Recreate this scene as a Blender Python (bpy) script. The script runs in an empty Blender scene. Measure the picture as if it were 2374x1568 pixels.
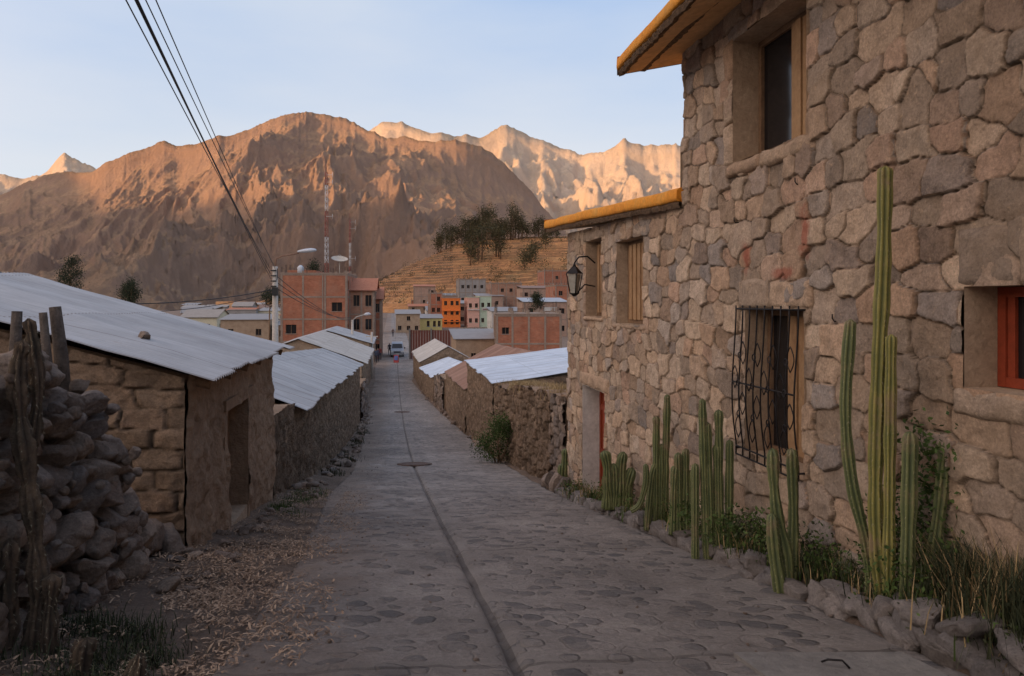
import bpy, bmesh, math, random
import numpy as np
from mathutils import Vector, Matrix
random.seed(7); np.random.seed(7)
F=1700.0; CU=1187.0; CV=700.0
scene=bpy.context.scene
# ------------------------------------------------------------ noise
def hsh(i,j,k=0.0):
    x=np.sin(i*127.1+j*311.7+k*74.7)*43758.5453
    return x-np.floor(x)
def vn(x,y,s=0):
    i=np.floor(x); j=np.floor(y); fx=x-i; fy=y-j
    fx=fx*fx*(3-2*fx); fy=fy*fy*(3-2*fy)
    a=hsh(i,j,s); b=hsh(i+1,j,s); c=hsh(i,j+1,s); d=hsh(i+1,j+1,s)
    return a+(b-a)*fx+(c-a)*fy+(a-b-c+d)*fx*fy
def fbm(x,y,o=4,s=0):
    r=0; a=.5; t=0
    for k in range(o):
        r=r+a*vn(x*2**k+k*17.3,y*2**k+k*9.1,s+k); t+=a; a*=.5
    return r/t
def ridged(x,y,o=5,s=0,g=.5):
    r=0; a=.5; t=0; w=1
    for k in range(o):
        n=1-np.abs(2*vn(x*2.05**k+k*13.7,y*2.05**k+k*5.3,s+k)-1)
        n=n*n
        r=r+a*n*w; t+=a; w=np.clip(n*1.6,0,1); a*=g
        x,y=x*.86-y*.5,x*.5+y*.86
    return r/t
# ------------------------------------------------------------ layout functions
PY=[-9000,-400,-60,-8,0,3.2,6,9,12,18,25,35,50,70,103,140,200,300,350,600,1000,20000]
PZ=[60,40,9,-.4,-1.30,-1.66,-2.13,-2.65,-3.17,-4.15,-5.1,-6.1,-7.0,-7.55,-7.6,-7.3,-6.5,-5.3,-5,-8,-40,-40]
def zf(Y):
    Y=np.asarray(Y,float); r=0
    for k in (-1,-.5,0,.5,1): r=r+np.interp(Y+k*np.maximum(.3,np.abs(Y)*.07),PY,PZ)
    return r/5
def g(Y): return .57-.163*Y
RK=[-12,3.2,6,12,18,25,35,50,70,80,103,320]
RL=[-1.45,-1.4,-1.35,-1.65,-1.55,-1.7,-1.95,-2.2,-2.3,-2.6,-2.6,-2.6]
RR=[2.02,2.02,2.06,2.15,2.45,2.62,2.65,2.1,1.25,2.2,2.4,2.4]
def ground(X,Y):
    X=np.asarray(X,float); Y=np.asarray(Y,float)
    o=X-g(Y); z=zf(Y)
    near=np.clip(1-np.abs(Y)/150,0,1)
    L=np.interp(Y,RK,RL); R=np.interp(Y,RK,RR)
    inside=np.clip((o-L)/.15,0,1)*np.clip((R-o)/.1,0,1)*(Y<320)
    n=(fbm(X*1.7,Y*1.7,4,3)-.45)*.16*near
    z=z+n*(1-inside)-.05*inside
    z=z+(.09*np.clip((o-R)/.08,0,1)*(Y<12.3)*(Y>-12)*(o<3))
    z=z+.10*np.clip((-o-1.7)/.6,0,1)*near
    z=z+(fbm(X/60,Y/60,3,8)-.5)*8*np.clip((np.hypot(X,Y)-350)/400,0,1)
    return z
def gz(x,y): return float(ground(np.array([x]),np.array([y]))[0])
def UX(u,Y): return (u-CU)/F*Y
def VZ(v,Y): return (CV-v)/F*Y
PERP=(.987,.161)
def SP(o,Y,s=0.0): return (g(Y)+o+PERP[0]*s, Y+PERP[1]*s)
# ------------------------------------------------------------ materials
def newmat(name):
    m=bpy.data.materials.new(name); m.use_nodes=True
    nt=m.node_tree; b=nt.nodes['Principled BSDF']; return m,nt,b
class NB:
    def __init__(s,nt): s.nt=nt
    def n(s,t,**k):
        x=s.nt.nodes.new(t)
        for a,v in k.items(): setattr(x,a,v)
        return x
    def l(s,a,b): s.nt.links.new(a,b)
    def noise(s,vec,scale,detail=6,rough=.6):
        x=s.n('ShaderNodeTexNoise'); x.inputs['Scale'].default_value=scale; x.inputs['Detail'].default_value=detail; x.inputs['Roughness'].default_value=rough
        if vec: s.l(vec,x.inputs['Vector'])
        return x.outputs['Fac']
    def ramp(s,fac,stops):
        r=s.n('ShaderNodeValToRGB'); e=r.color_ramp.elements
        while len(e)>len(stops): e.remove(e[-1])
        while len(e)<len(stops): e.new(.5)
        for i,(p,c) in enumerate(stops):
            e[i].position=p; e[i].color=(*c,1) if len(c)==3 else c
        s.l(fac,r.inputs['Fac']); return r.outputs['Color']
    def mix(s,fac,a,b,mode='MIX'):
        x=s.n('ShaderNodeMix'); x.data_type='RGBA'; x.blend_type=mode
        for inp,v in ((x.inputs[0],fac),(x.inputs[6],a),(x.inputs[7],b)):
            if hasattr(v,'links'): s.l(v,inp)
            elif isinstance(v,(int,float)): inp.default_value=v
            else: inp.default_value=(*v,1)
        return x.outputs[2]
    def math(s,op,a,b=None,clamp=False):
        x=s.n('ShaderNodeMath'); x.operation=op; x.use_clamp=clamp
        for i,v in enumerate((a,b)):
            if v is None: continue
            if hasattr(v,'links'): s.l(v,x.inputs[i])
            else: x.inputs[i].default_value=v
        return x.outputs[0]
    def bump(s,h,dist,strength=1,normal=None):
        x=s.n('ShaderNodeBump'); x.inputs['Distance'].default_value=dist; x.inputs['Strength'].default_value=strength
        s.l(h,x.inputs['Height'])
        if normal: s.l(normal,x.inputs['Normal'])
        return x.outputs['Normal']
def gray(v): return (v,v,v)
def sc(c,k): return tuple(x*k for x in c)
def M(name,c1,c2,scale=4,rough=.9,bump=.02,bscale=25,metal=0,c3=None,spec=.3):
    m,nt,b=newmat(name); N=NB(nt)
    co=N.n('ShaderNodeTexCoord').outputs['Object']
    a=N.noise(co,scale,8,.65)
    st=[(.32,c1),(.68,c2)]
    if c3: st=[(.3,c1),(.52,c2),(.72,c3)]
    col=N.ramp(a,st)
    f=N.noise(co,scale*7,4,.7)
    col=N.mix(.55,col,N.ramp(f,[(.3,gray(.62)),(.7,gray(1.25))]),'MULTIPLY')
    N.l(col,b.inputs['Base Color'])
    if bump>0:
        h=N.noise(co,bscale,8,.7); N.l(N.bump(h,bump),b.inputs['Normal'])
    b.inputs['Roughness'].default_value=rough; b.inputs['Metallic'].default_value=metal
    b.inputs['Specular IOR Level'].default_value=spec
    return m
def stone_mat(name,tints,mortar,bump=.012,bscale=38,spots=(),joint_shade=.45):
    m,nt,b=newmat(name); N=NB(nt)
    co=N.n('ShaderNodeTexCoord').outputs['Object']
    at=N.n('ShaderNodeAttribute'); at.attribute_name='col'
    sp=N.n('ShaderNodeSeparateColor'); N.l(at.outputs['Color'],sp.inputs[0])
    k=len(tints)
    col=N.ramp(sp.outputs[0],[(i/(k-1),t) for i,t in enumerate(tints)])
    br=N.ramp(sp.outputs[1],[(0,gray(.68)),(1,gray(1.18))])
    col=N.mix(1,col,br,'MULTIPLY')
    n1=N.noise(co,9,10,.75)
    col=N.mix(.9,col,N.ramp(n1,[(.25,gray(.5)),(.5,gray(1)),(.75,gray(1.35))]),'MULTIPLY')
    n2=N.noise(co,60,6,.75)
    col=N.mix(.75,col,N.ramp(n2,[(.3,gray(.55)),(.7,gray(1.35))]),'MULTIPLY')
    n3=N.noise(co,2.1,6,.7)
    col=N.mix(N.math('MULTIPLY',N.ramp(n3,[(.5,gray(0)),(.68,gray(1))]),.4),col,mortar)
    n5=N.noise(co,26,3,.5); col=N.mix(N.math('MULTIPLY',N.ramp(n5,[(.66,gray(0)),(.72,gray(1))]),.35),col,sc(mortar,2.0))
    for (c,r,colr) in spots:
        mp=N.n('ShaderNodeMapping'); mp.vector_type='TEXTURE'; mp.inputs['Location'].default_value=c; mp.inputs['Scale'].default_value=r; N.l(co,mp.inputs[0])
        ln=N.n('ShaderNodeVectorMath'); ln.operation='LENGTH'; N.l(mp.outputs[0],ln.inputs[0])
        f=N.math('SUBTRACT',N.math('ADD',N.math('SUBTRACT',1.0,ln.outputs['Value']),N.math('MULTIPLY',N.noise(co,7,6,.7),1.4)),.72)
        col=N.mix(N.math('MULTIPLY',N.ramp(f,[(.2,gray(0)),(.6,gray(1))]),.7),col,colr)
    col=N.mix(sp.outputs[2],sc(mortar,joint_shade),col)  # joints get darkened mortar colour: shadow between stones painted in
    N.l(col,b.inputs['Base Color'])
    h=N.noise(co,bscale,9,.78); h2=N.noise(co,9,8,.75)
    nn=N.bump(h2,bump*2.2); N.l(N.bump(h,bump,1,nn),b.inputs['Normal'])
    b.inputs['Roughness'].default_value=.93; b.inputs['Specular IOR Level'].default_value=.25
    return m
mStone=stone_mat('house_stone',[(.46,.315,.21),(.51,.375,.265),(.38,.29,.22),(.56,.42,.30),(.48,.31,.20),(.32,.27,.235),(.50,.38,.28),(.47,.30,.205)],(.37,.255,.16),.014,34,
  spots=(((2.15,5.33,.52),(.5,.13,.26),(.38,.08,.04)),((2.02,6.26,.38),(.5,.09,.20),(.38,.09,.05)),((2.1,5.6,.22),(.5,.25,.07),(.36,.10,.06))),joint_shade=.28)
mAdobeB=stone_mat('adobe_blocks',[(.29,.195,.125),(.34,.235,.155),(.26,.17,.11)],(.20,.135,.085),.018,26)
mMudStone=stone_mat('mud_and_stone',[(.33,.225,.15),(.37,.26,.175),(.29,.20,.135),(.35,.235,.155)],(.30,.205,.135),.03,18,joint_shade=.72)
mFieldstone=stone_mat('fieldstone',[(.25,.18,.14),(.30,.22,.165),(.20,.165,.145),(.34,.25,.185)],(.16,.115,.085),.02,26)
mCurb=stone_mat('curb_stone',[(.18,.16,.15),(.24,.21,.19),(.21,.18,.16)],(.15,.13,.11),.016,30)
mMud=M('mud_plaster',(.22,.14,.088),(.30,.20,.128),1.6,.95,.05,14,c3=(.36,.245,.16))
mMudPale=M('mud_plaster_pale',(.30,.21,.14),(.39,.28,.19),1.2,.95,.04,10,c3=(.44,.33,.23))
mPlaster=M('reveal_plaster',(.34,.24,.16),(.46,.34,.235),4,.9,.02,18)
mWhite=M('white_plaster',(.46,.43,.39),(.6,.57,.52),2,.9,.004,30)
mYellow=M('ochre_roof',(.60,.215,.02),(.72,.29,.03),3,.85,.012,22,c3=(.62,.30,.06))
mRag=M('thatch_edge',(.07,.045,.03),(.24,.15,.085),25,.95,.03,60)
mSoffit=M('soffit_board',(.56,.33,.15),(.66,.42,.22),2,.8,.004,30)
mWood=M('weathered_wood',(.14,.08,.045),(.25,.155,.09),6,.8,.004,30)
mCurt=M('curtain_wood',(.26,.14,.065),(.38,.235,.12),3,.75,.003,20)
mRed=M('red_door_paint',(.22,.038,.016),(.29,.055,.022),3,.5,.002,20)
mIron=M('wrought_iron',(.012,.011,.012),(.03,.026,.025),10,.5,.001,60,.6)
m,nt,b=newmat('dark_glass'); b.inputs['Base Color'].default_value=(.012,.012,.014,1); b.inputs['Roughness'].default_value=.12; mGlass=m
mConc=M('concrete',(.17,.155,.14),(.24,.22,.195),2,.9,.02,20)
mTrim=M('brick_frame_concrete',(.26,.19,.145),(.34,.26,.2),1,.9,.006,30)
mPole=M('pole_concrete',(.42,.37,.32),(.52,.47,.41),2,.9,.004,30)
def flat(name,c,rough=.7,metal=0,spec=.4):
    return M(name,sc(c,.85),sc(c,1.1),3,rough,.002,40,metal,None,spec)
mBlack=flat('rubber_black',(.02,.02,.02),.6)
def corr_mat(name,c1,c2,rust,amt,metal=.1,rough=.6):
    m,nt,b=newmat(name); N=NB(nt)
    uv=N.n('ShaderNodeUVMap'); uv.uv_map='UVMap'
    co=N.n('ShaderNodeTexCoord').outputs['Object']
    sp=N.n('ShaderNodeSeparateXYZ'); N.l(uv.outputs[0],sp.inputs[0])
    a=N.math('FLOOR',N.math('DIVIDE',sp.outputs[0],.84)); c=N.math('FLOOR',N.math('DIVIDE',sp.outputs[1],1.75))
    cb=N.n('ShaderNodeCombineXYZ'); N.l(a,cb.inputs[0]); N.l(c,cb.inputs[1])
    wn=N.n('ShaderNodeTexWhiteNoise'); N.l(cb.outputs[0],wn.inputs['Vector'])
    col=N.ramp(wn.outputs['Value'],[(0,c1),(1,c2)])
    mp=N.n('ShaderNodeMapping'); mp.inputs['Scale'].default_value=(22,.8,1); N.l(uv.outputs[0],mp.inputs[0])
    n=N.noise(mp.outputs[0],1.0,8,.7)
    col=N.mix(.6,col,N.ramp(n,[(.3,gray(.68)),(.7,gray(1.15))]),'MULTIPLY')
    n0=N.noise(co,1.1,8,.7); col=N.mix(.7,col,N.ramp(n0,[(.3,gray(.7)),(.7,gray(1.15))]),'MULTIPLY')
    mp2=N.n('ShaderNodeMapping'); mp2.inputs['Scale'].default_value=(2.2,1.1,1); N.l(uv.outputs[0],mp2.inputs[0])
    n2=N.noise(mp2.outputs[0],1.6,11,.82)
    col=N.mix(N.math('MULTIPLY',N.ramp(n2,[(.58-amt,gray(0)),(.72-amt*.6,gray(1))]),.65),col,rust)
    fr=N.math('FRACT',N.math('DIVIDE',sp.outputs[1],1.75)); se=N.math('LESS_THAN',fr,.010)
    fr2=N.math('FRACT',N.math('DIVIDE',sp.outputs[0],.84)); se2=N.math('LESS_THAN',fr2,.02)
    col=N.mix(N.math('MULTIPLY',N.math('MAXIMUM',se,se2),.5),col,sc(rust,.5))
    N.l(col,b.inputs['Base Color']); b.inputs['Metallic'].default_value=metal; b.inputs['Roughness'].default_value=rough
    return m
mTin=corr_mat('galvanised_tin',(.38,.375,.37),(.48,.47,.46),(.28,.20,.145),.01)
mTinB=corr_mat('bluish_tin',(.56,.62,.69),(.63,.68,.74),(.4,.36,.32),-.06)
mTinR=corr_mat('rusty_tin',(.25,.13,.085),(.34,.2,.14),(.42,.3,.24),.03,.05,.85)
mTinT=corr_mat('tan_tin',(.47,.42,.36),(.55,.5,.44),(.3,.2,.13),.03)
def brick_mat(name,c1,c2,mo,scale=1.0):
    m,nt,b=newmat(name); N=NB(nt)
    co=N.n('ShaderNodeTexCoord').outputs['Object']; sp=N.n('ShaderNodeSeparateXYZ'); N.l(co,sp.inputs[0])
    cb=N.n('ShaderNodeCombineXYZ'); N.l(N.math('ADD',sp.outputs[0],sp.outputs[1]),cb.inputs[0]); N.l(sp.outputs[2],cb.inputs[1])
    br=N.n('ShaderNodeTexBrick'); N.l(cb.outputs[0],br.inputs['Vector'])
    br.inputs['Color1'].default_value=(*c1,1); br.inputs['Color2'].default_value=(*c2,1); br.inputs['Mortar'].default_value=(*mo,1)
    br.inputs['Scale'].default_value=1; br.inputs['Brick Width'].default_value=.32*scale; br.inputs['Row Height'].default_value=.15*scale; br.inputs['Mortar Size'].default_value=.012*scale
    n=N.noise(co,.8,9,.75)
    col=N.mix(.8,br.outputs['Color'],N.ramp(n,[(.3,gray(.55)),(.7,gray(1.25))]),'MULTIPLY')
    n6=N.noise(co,.35,6,.7); col=N.mix(N.math('MULTIPLY',N.ramp(n6,[(.52,gray(0)),(.62,gray(1))]),.4),col,mo)
    N.l(col,b.inputs['Base Color']); b.inputs['Roughness'].default_value=.9
    return m
mBrick=brick_mat('red_brick',(.38,.12,.06),(.45,.17,.09),(.29,.175,.12))
mBrick2=brick_mat('brown_brick',(.35,.16,.095),(.40,.21,.13),(.28,.2,.15))
mBrick3=brick_mat('pale_brick',(.41,.23,.155),(.44,.28,.2),(.32,.26,.21))
mOrange=flat('orange_paint',(.78,.20,.035)); mCream=flat('cream_paint',(.58,.53,.38)); mPink=flat('salmon_paint',(.65,.37,.28))
mGreenP=flat('pale_green_paint',(.48,.56,.41)); mYel=flat('yellow_paint',(.62,.5,.2)); mBlue=flat('blue_paint',(.05,.13,.3)); mGate=flat('maroon_gate',(.15,.045,.03))
mGrayB=M('render_grey',(.25,.22,.2),(.36,.33,.3),.8,.9,.01,10); mTile=M('clay_tile',(.38,.14,.08),(.48,.21,.12),3,.9,.03,12)
def leaf_mat(name,c1,c2):
    m,nt,b=newmat(name); N=NB(nt)
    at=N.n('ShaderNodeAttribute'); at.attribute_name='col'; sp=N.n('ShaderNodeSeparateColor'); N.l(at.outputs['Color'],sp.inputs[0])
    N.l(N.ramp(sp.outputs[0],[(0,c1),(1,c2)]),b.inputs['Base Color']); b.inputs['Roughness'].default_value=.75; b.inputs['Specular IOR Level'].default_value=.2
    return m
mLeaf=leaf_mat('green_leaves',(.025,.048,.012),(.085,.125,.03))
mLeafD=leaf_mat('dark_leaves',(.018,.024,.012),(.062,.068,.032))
mTreeL=leaf_mat('eucalyptus_leaves',(.03,.03,.014),(.13,.105,.045))
mDry=leaf_mat('dry_grass',(.20,.14,.07),(.42,.30,.15))
mStraw=leaf_mat('straw',(.15,.09,.055),(.46,.31,.20))
mSpine=flat('cactus_spine',(.4,.34,.22))
def cactus_mat(name,v,r_,dead=False):
    m,nt,b=newmat(name); N=NB(nt)
    at=N.n('ShaderNodeAttribute'); at.attribute_name='col'; sp=N.n('ShaderNodeSeparateColor'); N.l(at.outputs['Color'],sp.inputs[0])
    co=N.n('ShaderNodeTexCoord').outputs['Object']
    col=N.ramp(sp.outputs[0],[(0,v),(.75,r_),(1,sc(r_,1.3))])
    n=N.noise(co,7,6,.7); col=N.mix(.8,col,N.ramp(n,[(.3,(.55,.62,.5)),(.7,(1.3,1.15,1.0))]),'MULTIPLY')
    dn=N.noise(co,3.5,8,.75); col=N.mix(N.ramp(dn,[(.54,gray(0)),(.66,gray(.8))]),col,(.2,.135,.08))
    N.l(col,b.inputs['Base Color']); b.inputs['Roughness'].default_value=.9 if dead else .6
    h=N.noise(co,30 if dead else 60,7,.75); N.l(N.bump(h,.03 if dead else .005),b.inputs['Normal']); return m
mCact=cactus_mat('cactus_skin',(.05,.072,.028),(.13,.148,.058))
mCactY=cactus_mat('cactus_skin_yellowed',(.08,.092,.024),(.215,.20,.055))
mCactDead=cactus_mat('cactus_bark',(.08,.055,.04),(.13,.09,.062),True)
# ------------------------------------------------------------ mesh builder
def obj_from(name,verts,faces,mats,mi=None,smooth=False,parent=None):
    me=bpy.data.meshes.new(name); me.from_pydata(verts,[],faces); 
    for m in mats: me.materials.append(m)
    if mi is not None: me.polygons.foreach_set('material_index',np.array(mi,dtype=np.int32))
    if smooth: me.polygons.foreach_set('use_smooth',np.ones(len(me.polygons),dtype=bool))
    me.update(); o=bpy.data.objects.new(name,me); scene.collection.objects.link(o)
    if parent: o.parent=parent
    return o
def grid_obj(name,P,mat,keep=None,col=None,uv=None,smooth=True,parent=None,flip=False):
    nr,nc=P.shape[:2]
    idx=np.arange(nr*nc).reshape(nr,nc)
    q=np.stack([idx[:-1,:-1],idx[:-1,1:],idx[1:,1:],idx[1:,:-1]],-1).reshape(-1,4)
    if flip: q=q[:,::-1]
    if keep is not None: q=q[keep.reshape(-1)]
    used=np.zeros(nr*nc,bool); used[q.reshape(-1)]=True
    remap=np.cumsum(used)-1; q=remap[q]; V=P.reshape(-1,3)[used]
    me=bpy.data.meshes.new(name); me.vertices.add(len(V)); me.vertices.foreach_set('co',V.astype(np.float32).reshape(-1))
    me.loops.add(len(q)*4); me.loops.foreach_set('vertex_index',q.astype(np.int32).reshape(-1))
    me.polygons.add(len(q)); me.polygons.foreach_set('loop_start',np.arange(0,len(q)*4,4,dtype=np.int32)); 
    me.update(calc_edges=True)
    me.polygons.foreach_set('use_smooth',np.full(len(q),smooth))
    me.materials.append(mat)
    if col is not None:
        a=me.attributes.new('col','FLOAT_COLOR','POINT'); C=np.ones((len(V),4),np.float32); C[:,:3]=col.reshape(-1,3)[used]
        a.data.foreach_set('color',C.reshape(-1))
    if uv is not None:
        l=me.uv_layers.new(name='UVMap'); U=uv.reshape(-1,2)[used][q.reshape(-1)]
        l.data.foreach_set('uv',U.astype(np.float32).reshape(-1))
    me.validate(); me.update()
    o=bpy.data.objects.new(name,me); scene.collection.objects.link(o)
    if parent: o.parent=parent
    return o
class MB:
    def __init__(s,T=None): s.v=[];s.f=[];s.m=[];s.c=[];s.T=T;s.sm=[]
    def add(s,vs,fs,mi=0,c=None,sm=False):
        b=len(s.v)
        for p in vs: s.v.append(s.T(*p) if s.T else tuple(p))
        if c is None: c=(.5,.5,1)
        if isinstance(c,tuple): s.c+= [c]*len(vs)
        else: s.c+=list(c)
        for f in fs: s.f.append(tuple(b+i for i in f)); s.m.append(mi); s.sm.append(sm)
    def box(s,x0,x1,y0,y1,z0,z1,mi=0,c=None):
        vs=[(x,y,z) for z in (z0,z1) for y in (y0,y1) for x in (x0,x1)]
        s.add(vs,[(0,2,3,1),(4,5,7,6),(0,1,5,4),(2,6,7,3),(0,4,6,2),(1,3,7,5)],mi,c)
    def tube(s,path,rad,n=8,mi=0,c=None,cap=True,sm=True,sec=None,cc=None):
        path=[Vector(p) for p in path]; vs=[];cl=[]
        up=Vector((0.13,.97,.2)).normalized(); fs=[]
        ref=None
        for i,p in enumerate(path):
            t=(path[min(i+1,len(path)-1)]-path[max(i-1,0)]).normalized()
            if ref is None:
                ref=t.cross(up); 
                if ref.length<.1: ref=t.cross(Vector((1,0,0)))
            ref=(ref-t*ref.dot(t)).normalized(); b2=t.cross(ref)
            r=rad[i] if isinstance(rad,(list,tuple)) else rad
            for k in range(n):
                a=2*math.pi*k/n; rr=r*(sec[k] if sec else 1)
                vs.append(tuple(p+ref*(rr*math.cos(a))+b2*(rr*math.sin(a))))
                if cc: cl.append(cc[k])
        for i in range(len(path)-1):
            for k in range(n):
                a=i*n+k;b=i*n+(k+1)%n; fs.append((a,b,b+n,a+n))
        if cap:
            fs.append(tuple(range(n))[::-1]); fs.append(tuple(range((len(path)-1)*n,len(path)*n)))
        s.add(vs,fs,mi,cl if cc else c,sm)
    def build(s,name,mats,parent=None):
        o=obj_from(name,s.v,s.f,mats,s.m,False,parent)
        me=o.data; me.polygons.foreach_set('use_smooth',np.array(s.sm,dtype=bool))
        a=me.attributes.new('col','FLOAT_COLOR','POINT'); C=np.ones((len(s.v),4),np.float32); C[:,:3]=np.array(s.c,dtype=np.float32)
        a.data.foreach_set('color',C.reshape(-1)); return o
def empty(name):
    e=bpy.data.objects.new(name,None); scene.collection.objects.link(e); return e
# ------------------------------------------------------------ relief wall
def relief(name,A,B,zb,zt,step,cw,ch,mat,seed=1,depth=.04,joint=.16,jit=.55,wvar=.22,p=2.6,side=1,openings=(),rough=.012,parent=None,warp=.25,bulge=.0,ep=.6,fine=.12):
    A=np.array(A);B=np.array(B); L=np.linalg.norm(B-A); d=(B-A)/L; nrm=np.array([d[1],-d[0]])*side
    S=np.linspace(0,L,max(2,int(L/step)+1))
    for o in openings:
        for e in o[:2]:
            k=np.argmin(abs(S-e)); S[k]=e
    bot=zb(S) if callable(zb) else np.full_like(S,zb); top=zt(S) if callable(zt) else np.full_like(S,zt)
    z0=bot.min(); z1=top.max(); Z=np.linspace(z0,z1,max(2,int((z1-z0)/step)+1))
    for o in openings:
        for e in o[2:4]:
            k=np.argmin(abs(Z-e)); Z[k]=e
    s,z=np.meshgrid(S,Z)
    zc=np.minimum(z,top[None,:])
    ws=s+(fbm(s/cw*.9,z/ch*.9,3,seed)-.5)*cw*warp*2; wz=zc+(fbm(s/cw*.9+50,z/ch*.9,3,seed+5)-.5)*ch*warp*2+(fbm(s/1.6,z*0,2,seed+15)-.5)*ch*1.2
    i0=np.floor(wz/ch); F1=np.full(s.shape,9.);F2=np.full(s.shape,9.);I=np.zeros(s.shape);J=np.zeros(s.shape)
    for di in (-1,0,1):
        i=i0+di; sh=hsh(i,3.3,seed)*cw*3; cwr=cw*(.75+.55*hsh(i,8.1,seed)); j0=np.floor((ws+sh)/cwr)
        for dj in (-1,0,1):
            j=j0+dj
            cs=(j+.5+jit*(hsh(i,j,seed+1)-.5))*cwr-sh; cz=(i+.5+jit*(hsh(i,j,seed+2)-.5))*ch
            dd=((np.abs(ws-cs)/cwr)**p+(np.abs(wz-cz)/ch)**p)**(1/p)-wvar*hsh(i,j,seed+3)
            m=dd<F1
            F2=np.where(m,F1,np.minimum(F2,dd)); I=np.where(m,i,I);J=np.where(m,j,J);F1=np.where(m,dd,F1)
    e=np.clip((F2-F1)/joint,0,1); e=e*e*(3-2*e); e=e**ep
    r1=hsh(I,J,seed+6); r2=hsh(I,J,seed+7); r3=hsh(I,J,seed+8); r4=hsh(I,J,seed+10)
    tilt=(r4-.5)*(F1)*depth*.8
    h=e*depth*(.6+.6*r3)+(r3-.5)*depth*.5*e+tilt*e+(fbm(s/fine,z/fine,5,seed+9)-.5)*rough*2*(.4+e)+(fbm(s/1.1,z/1.1,3,seed+4)-.5)*bulge
    P=np.stack([A[0]+d[0]*s+nrm[0]*h, A[1]+d[1]*s+nrm[1]*h, zc],-1)
    sc_=(s[:-1,:-1]+s[1:,1:])/2; zc_=(z[:-1,:-1]+z[1:,1:])/2
    bb=np.broadcast_to((bot[:-1]+bot[1:])/2,sc_.shape); tt=np.broadcast_to((top[:-1]+top[1:])/2,sc_.shape)
    keep=(zc_>bb)&(z[:-1,:-1]<=tt)
    for o in openings: keep&=~((sc_>o[0])&(sc_<o[1])&(zc_>o[2])&(zc_<o[3]))
    col=np.stack([r1,r2,np.clip(e,0,1)],-1)
    return grid_obj(name,P,mat,keep,col,None,True,parent,flip=(side<0))
def prism(name,A,B,zb,zt,th,mat,side=1,n=24,parent=None,inset=.03):
    A=np.array(A);B=np.array(B);L=np.linalg.norm(B-A);d=(B-A)/L;nrm=np.array([d[1],-d[0]])*side
    mb=MB(); S=np.linspace(0,L,n); bo=zb(S) if callable(zb) else np.full_like(S,zb); to=zt(S) if callable(zt) else np.full_like(S,zt)
    vs=[]
    for k,s in enumerate(S):
        for q in (inset,inset+th):
            x,y=A+d*s-nrm*q
            vs+= [(x,y,bo[k]),(x,y,to[k])]
    fs=[]
    for k in range(n-1):
        a=4*k;b=a+4
        fs+=[(a,b,b+1,a+1),(a+2,a+3,b+3,b+2),(a+1,b+1,b+3,a+3)]
    fs+=[(0,1,3,2),(4*n-4,4*n-2,4*n-1,4*n-3)]
    mb.add(vs,fs); return mb.build(name,[mat],parent)
def corrug(name,P00,P10,P01,P11,mat,parent=None,pitch=.105,amp=.014,rows=14,wav=.02,seed=0):
    P00,P10,P01,P11=map(np.array,(P00,P10,P01,P11)); L=np.linalg.norm(P10-P00); H=np.linalg.norm(P01-P00)
    nc=int(L/pitch*7)+1; a=np.linspace(0,1,nc)[None,:,None]; t=np.linspace(0,1,rows)[:,None,None]
    P=(P00*(1-a)+P10*a)*(1-t)+(P01*(1-a)+P11*a)*t
    s=a[...,0]*L; tt=t[...,0]*H
    z=amp*np.sin(2*np.pi*s/pitch)+wav*(fbm(s/.9+seed,tt/.9,3,seed)-.5)*2
    ov=np.floor(s/.84); z=z+.004*hsh(ov,np.floor(tt/1.75),seed)
    P=P.copy(); P[...,2]+=z
    up=(P01-P00)/H; rag=(hsh(ov,7,seed)-.5)*.10*(1-np.clip(tt/.5,0,1)); P+=rag[...,None]*up
    uv=np.stack([np.broadcast_to(s,P.shape[:2]),np.broadcast_to(tt,P.shape[:2])],-1)
    return grid_obj(name,P,mat,None,None,uv,True,parent)
# ------------------------------------------------------------ rocks
def ico(sub):
    bm=bmesh.new(); bmesh.ops.create_icosphere(bm,subdivisions=sub,radius=1); V=np.array([v.co[:] for v in bm.verts]); Fc=[tuple(v.index for v in f.verts) for f in bm.faces]; bm.free(); return V,Fc
ICO3=ico(4); ICO2=ico(2)
rs=np.random.RandomState(5)
def rock(mb,c,r,boxy=.0,ic=ICO3,rotz=None,mi=0,cuts=12,lo=.45):
    V,Fc=ic; v=V.copy()
    if boxy>0: v=np.sign(v)*np.abs(v)**(1-boxy); v/=np.abs(v).max()
    for k in range(cuts):
        n=rs.normal(size=3); n/=np.linalg.norm(n); dd=rs.uniform(lo,.95); v-=np.maximum(0,v@n-dd)[:,None]*n*.96
    for k in range(9):
        f=rs.normal(size=3)*(2+k*2.2); v*=(1+.05/(1+.6*k)*np.sin(v@f+rs.uniform(0,6)))[:,None]
    v=v*np.array(r); a=rs.uniform(0,6.28) if rotz is None else rotz
    R=np.array(Matrix.Rotation(a,3,'Z')@Matrix.Rotation(rs.normal()*.15,3,'X')@Matrix.Rotation(rs.normal()*.15,3,'Y')); v=v@R.T+np.array(c)
    mb.add([tuple(x) for x in v],Fc,mi,(rs.uniform(),rs.uniform(),1.0),True)
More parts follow.
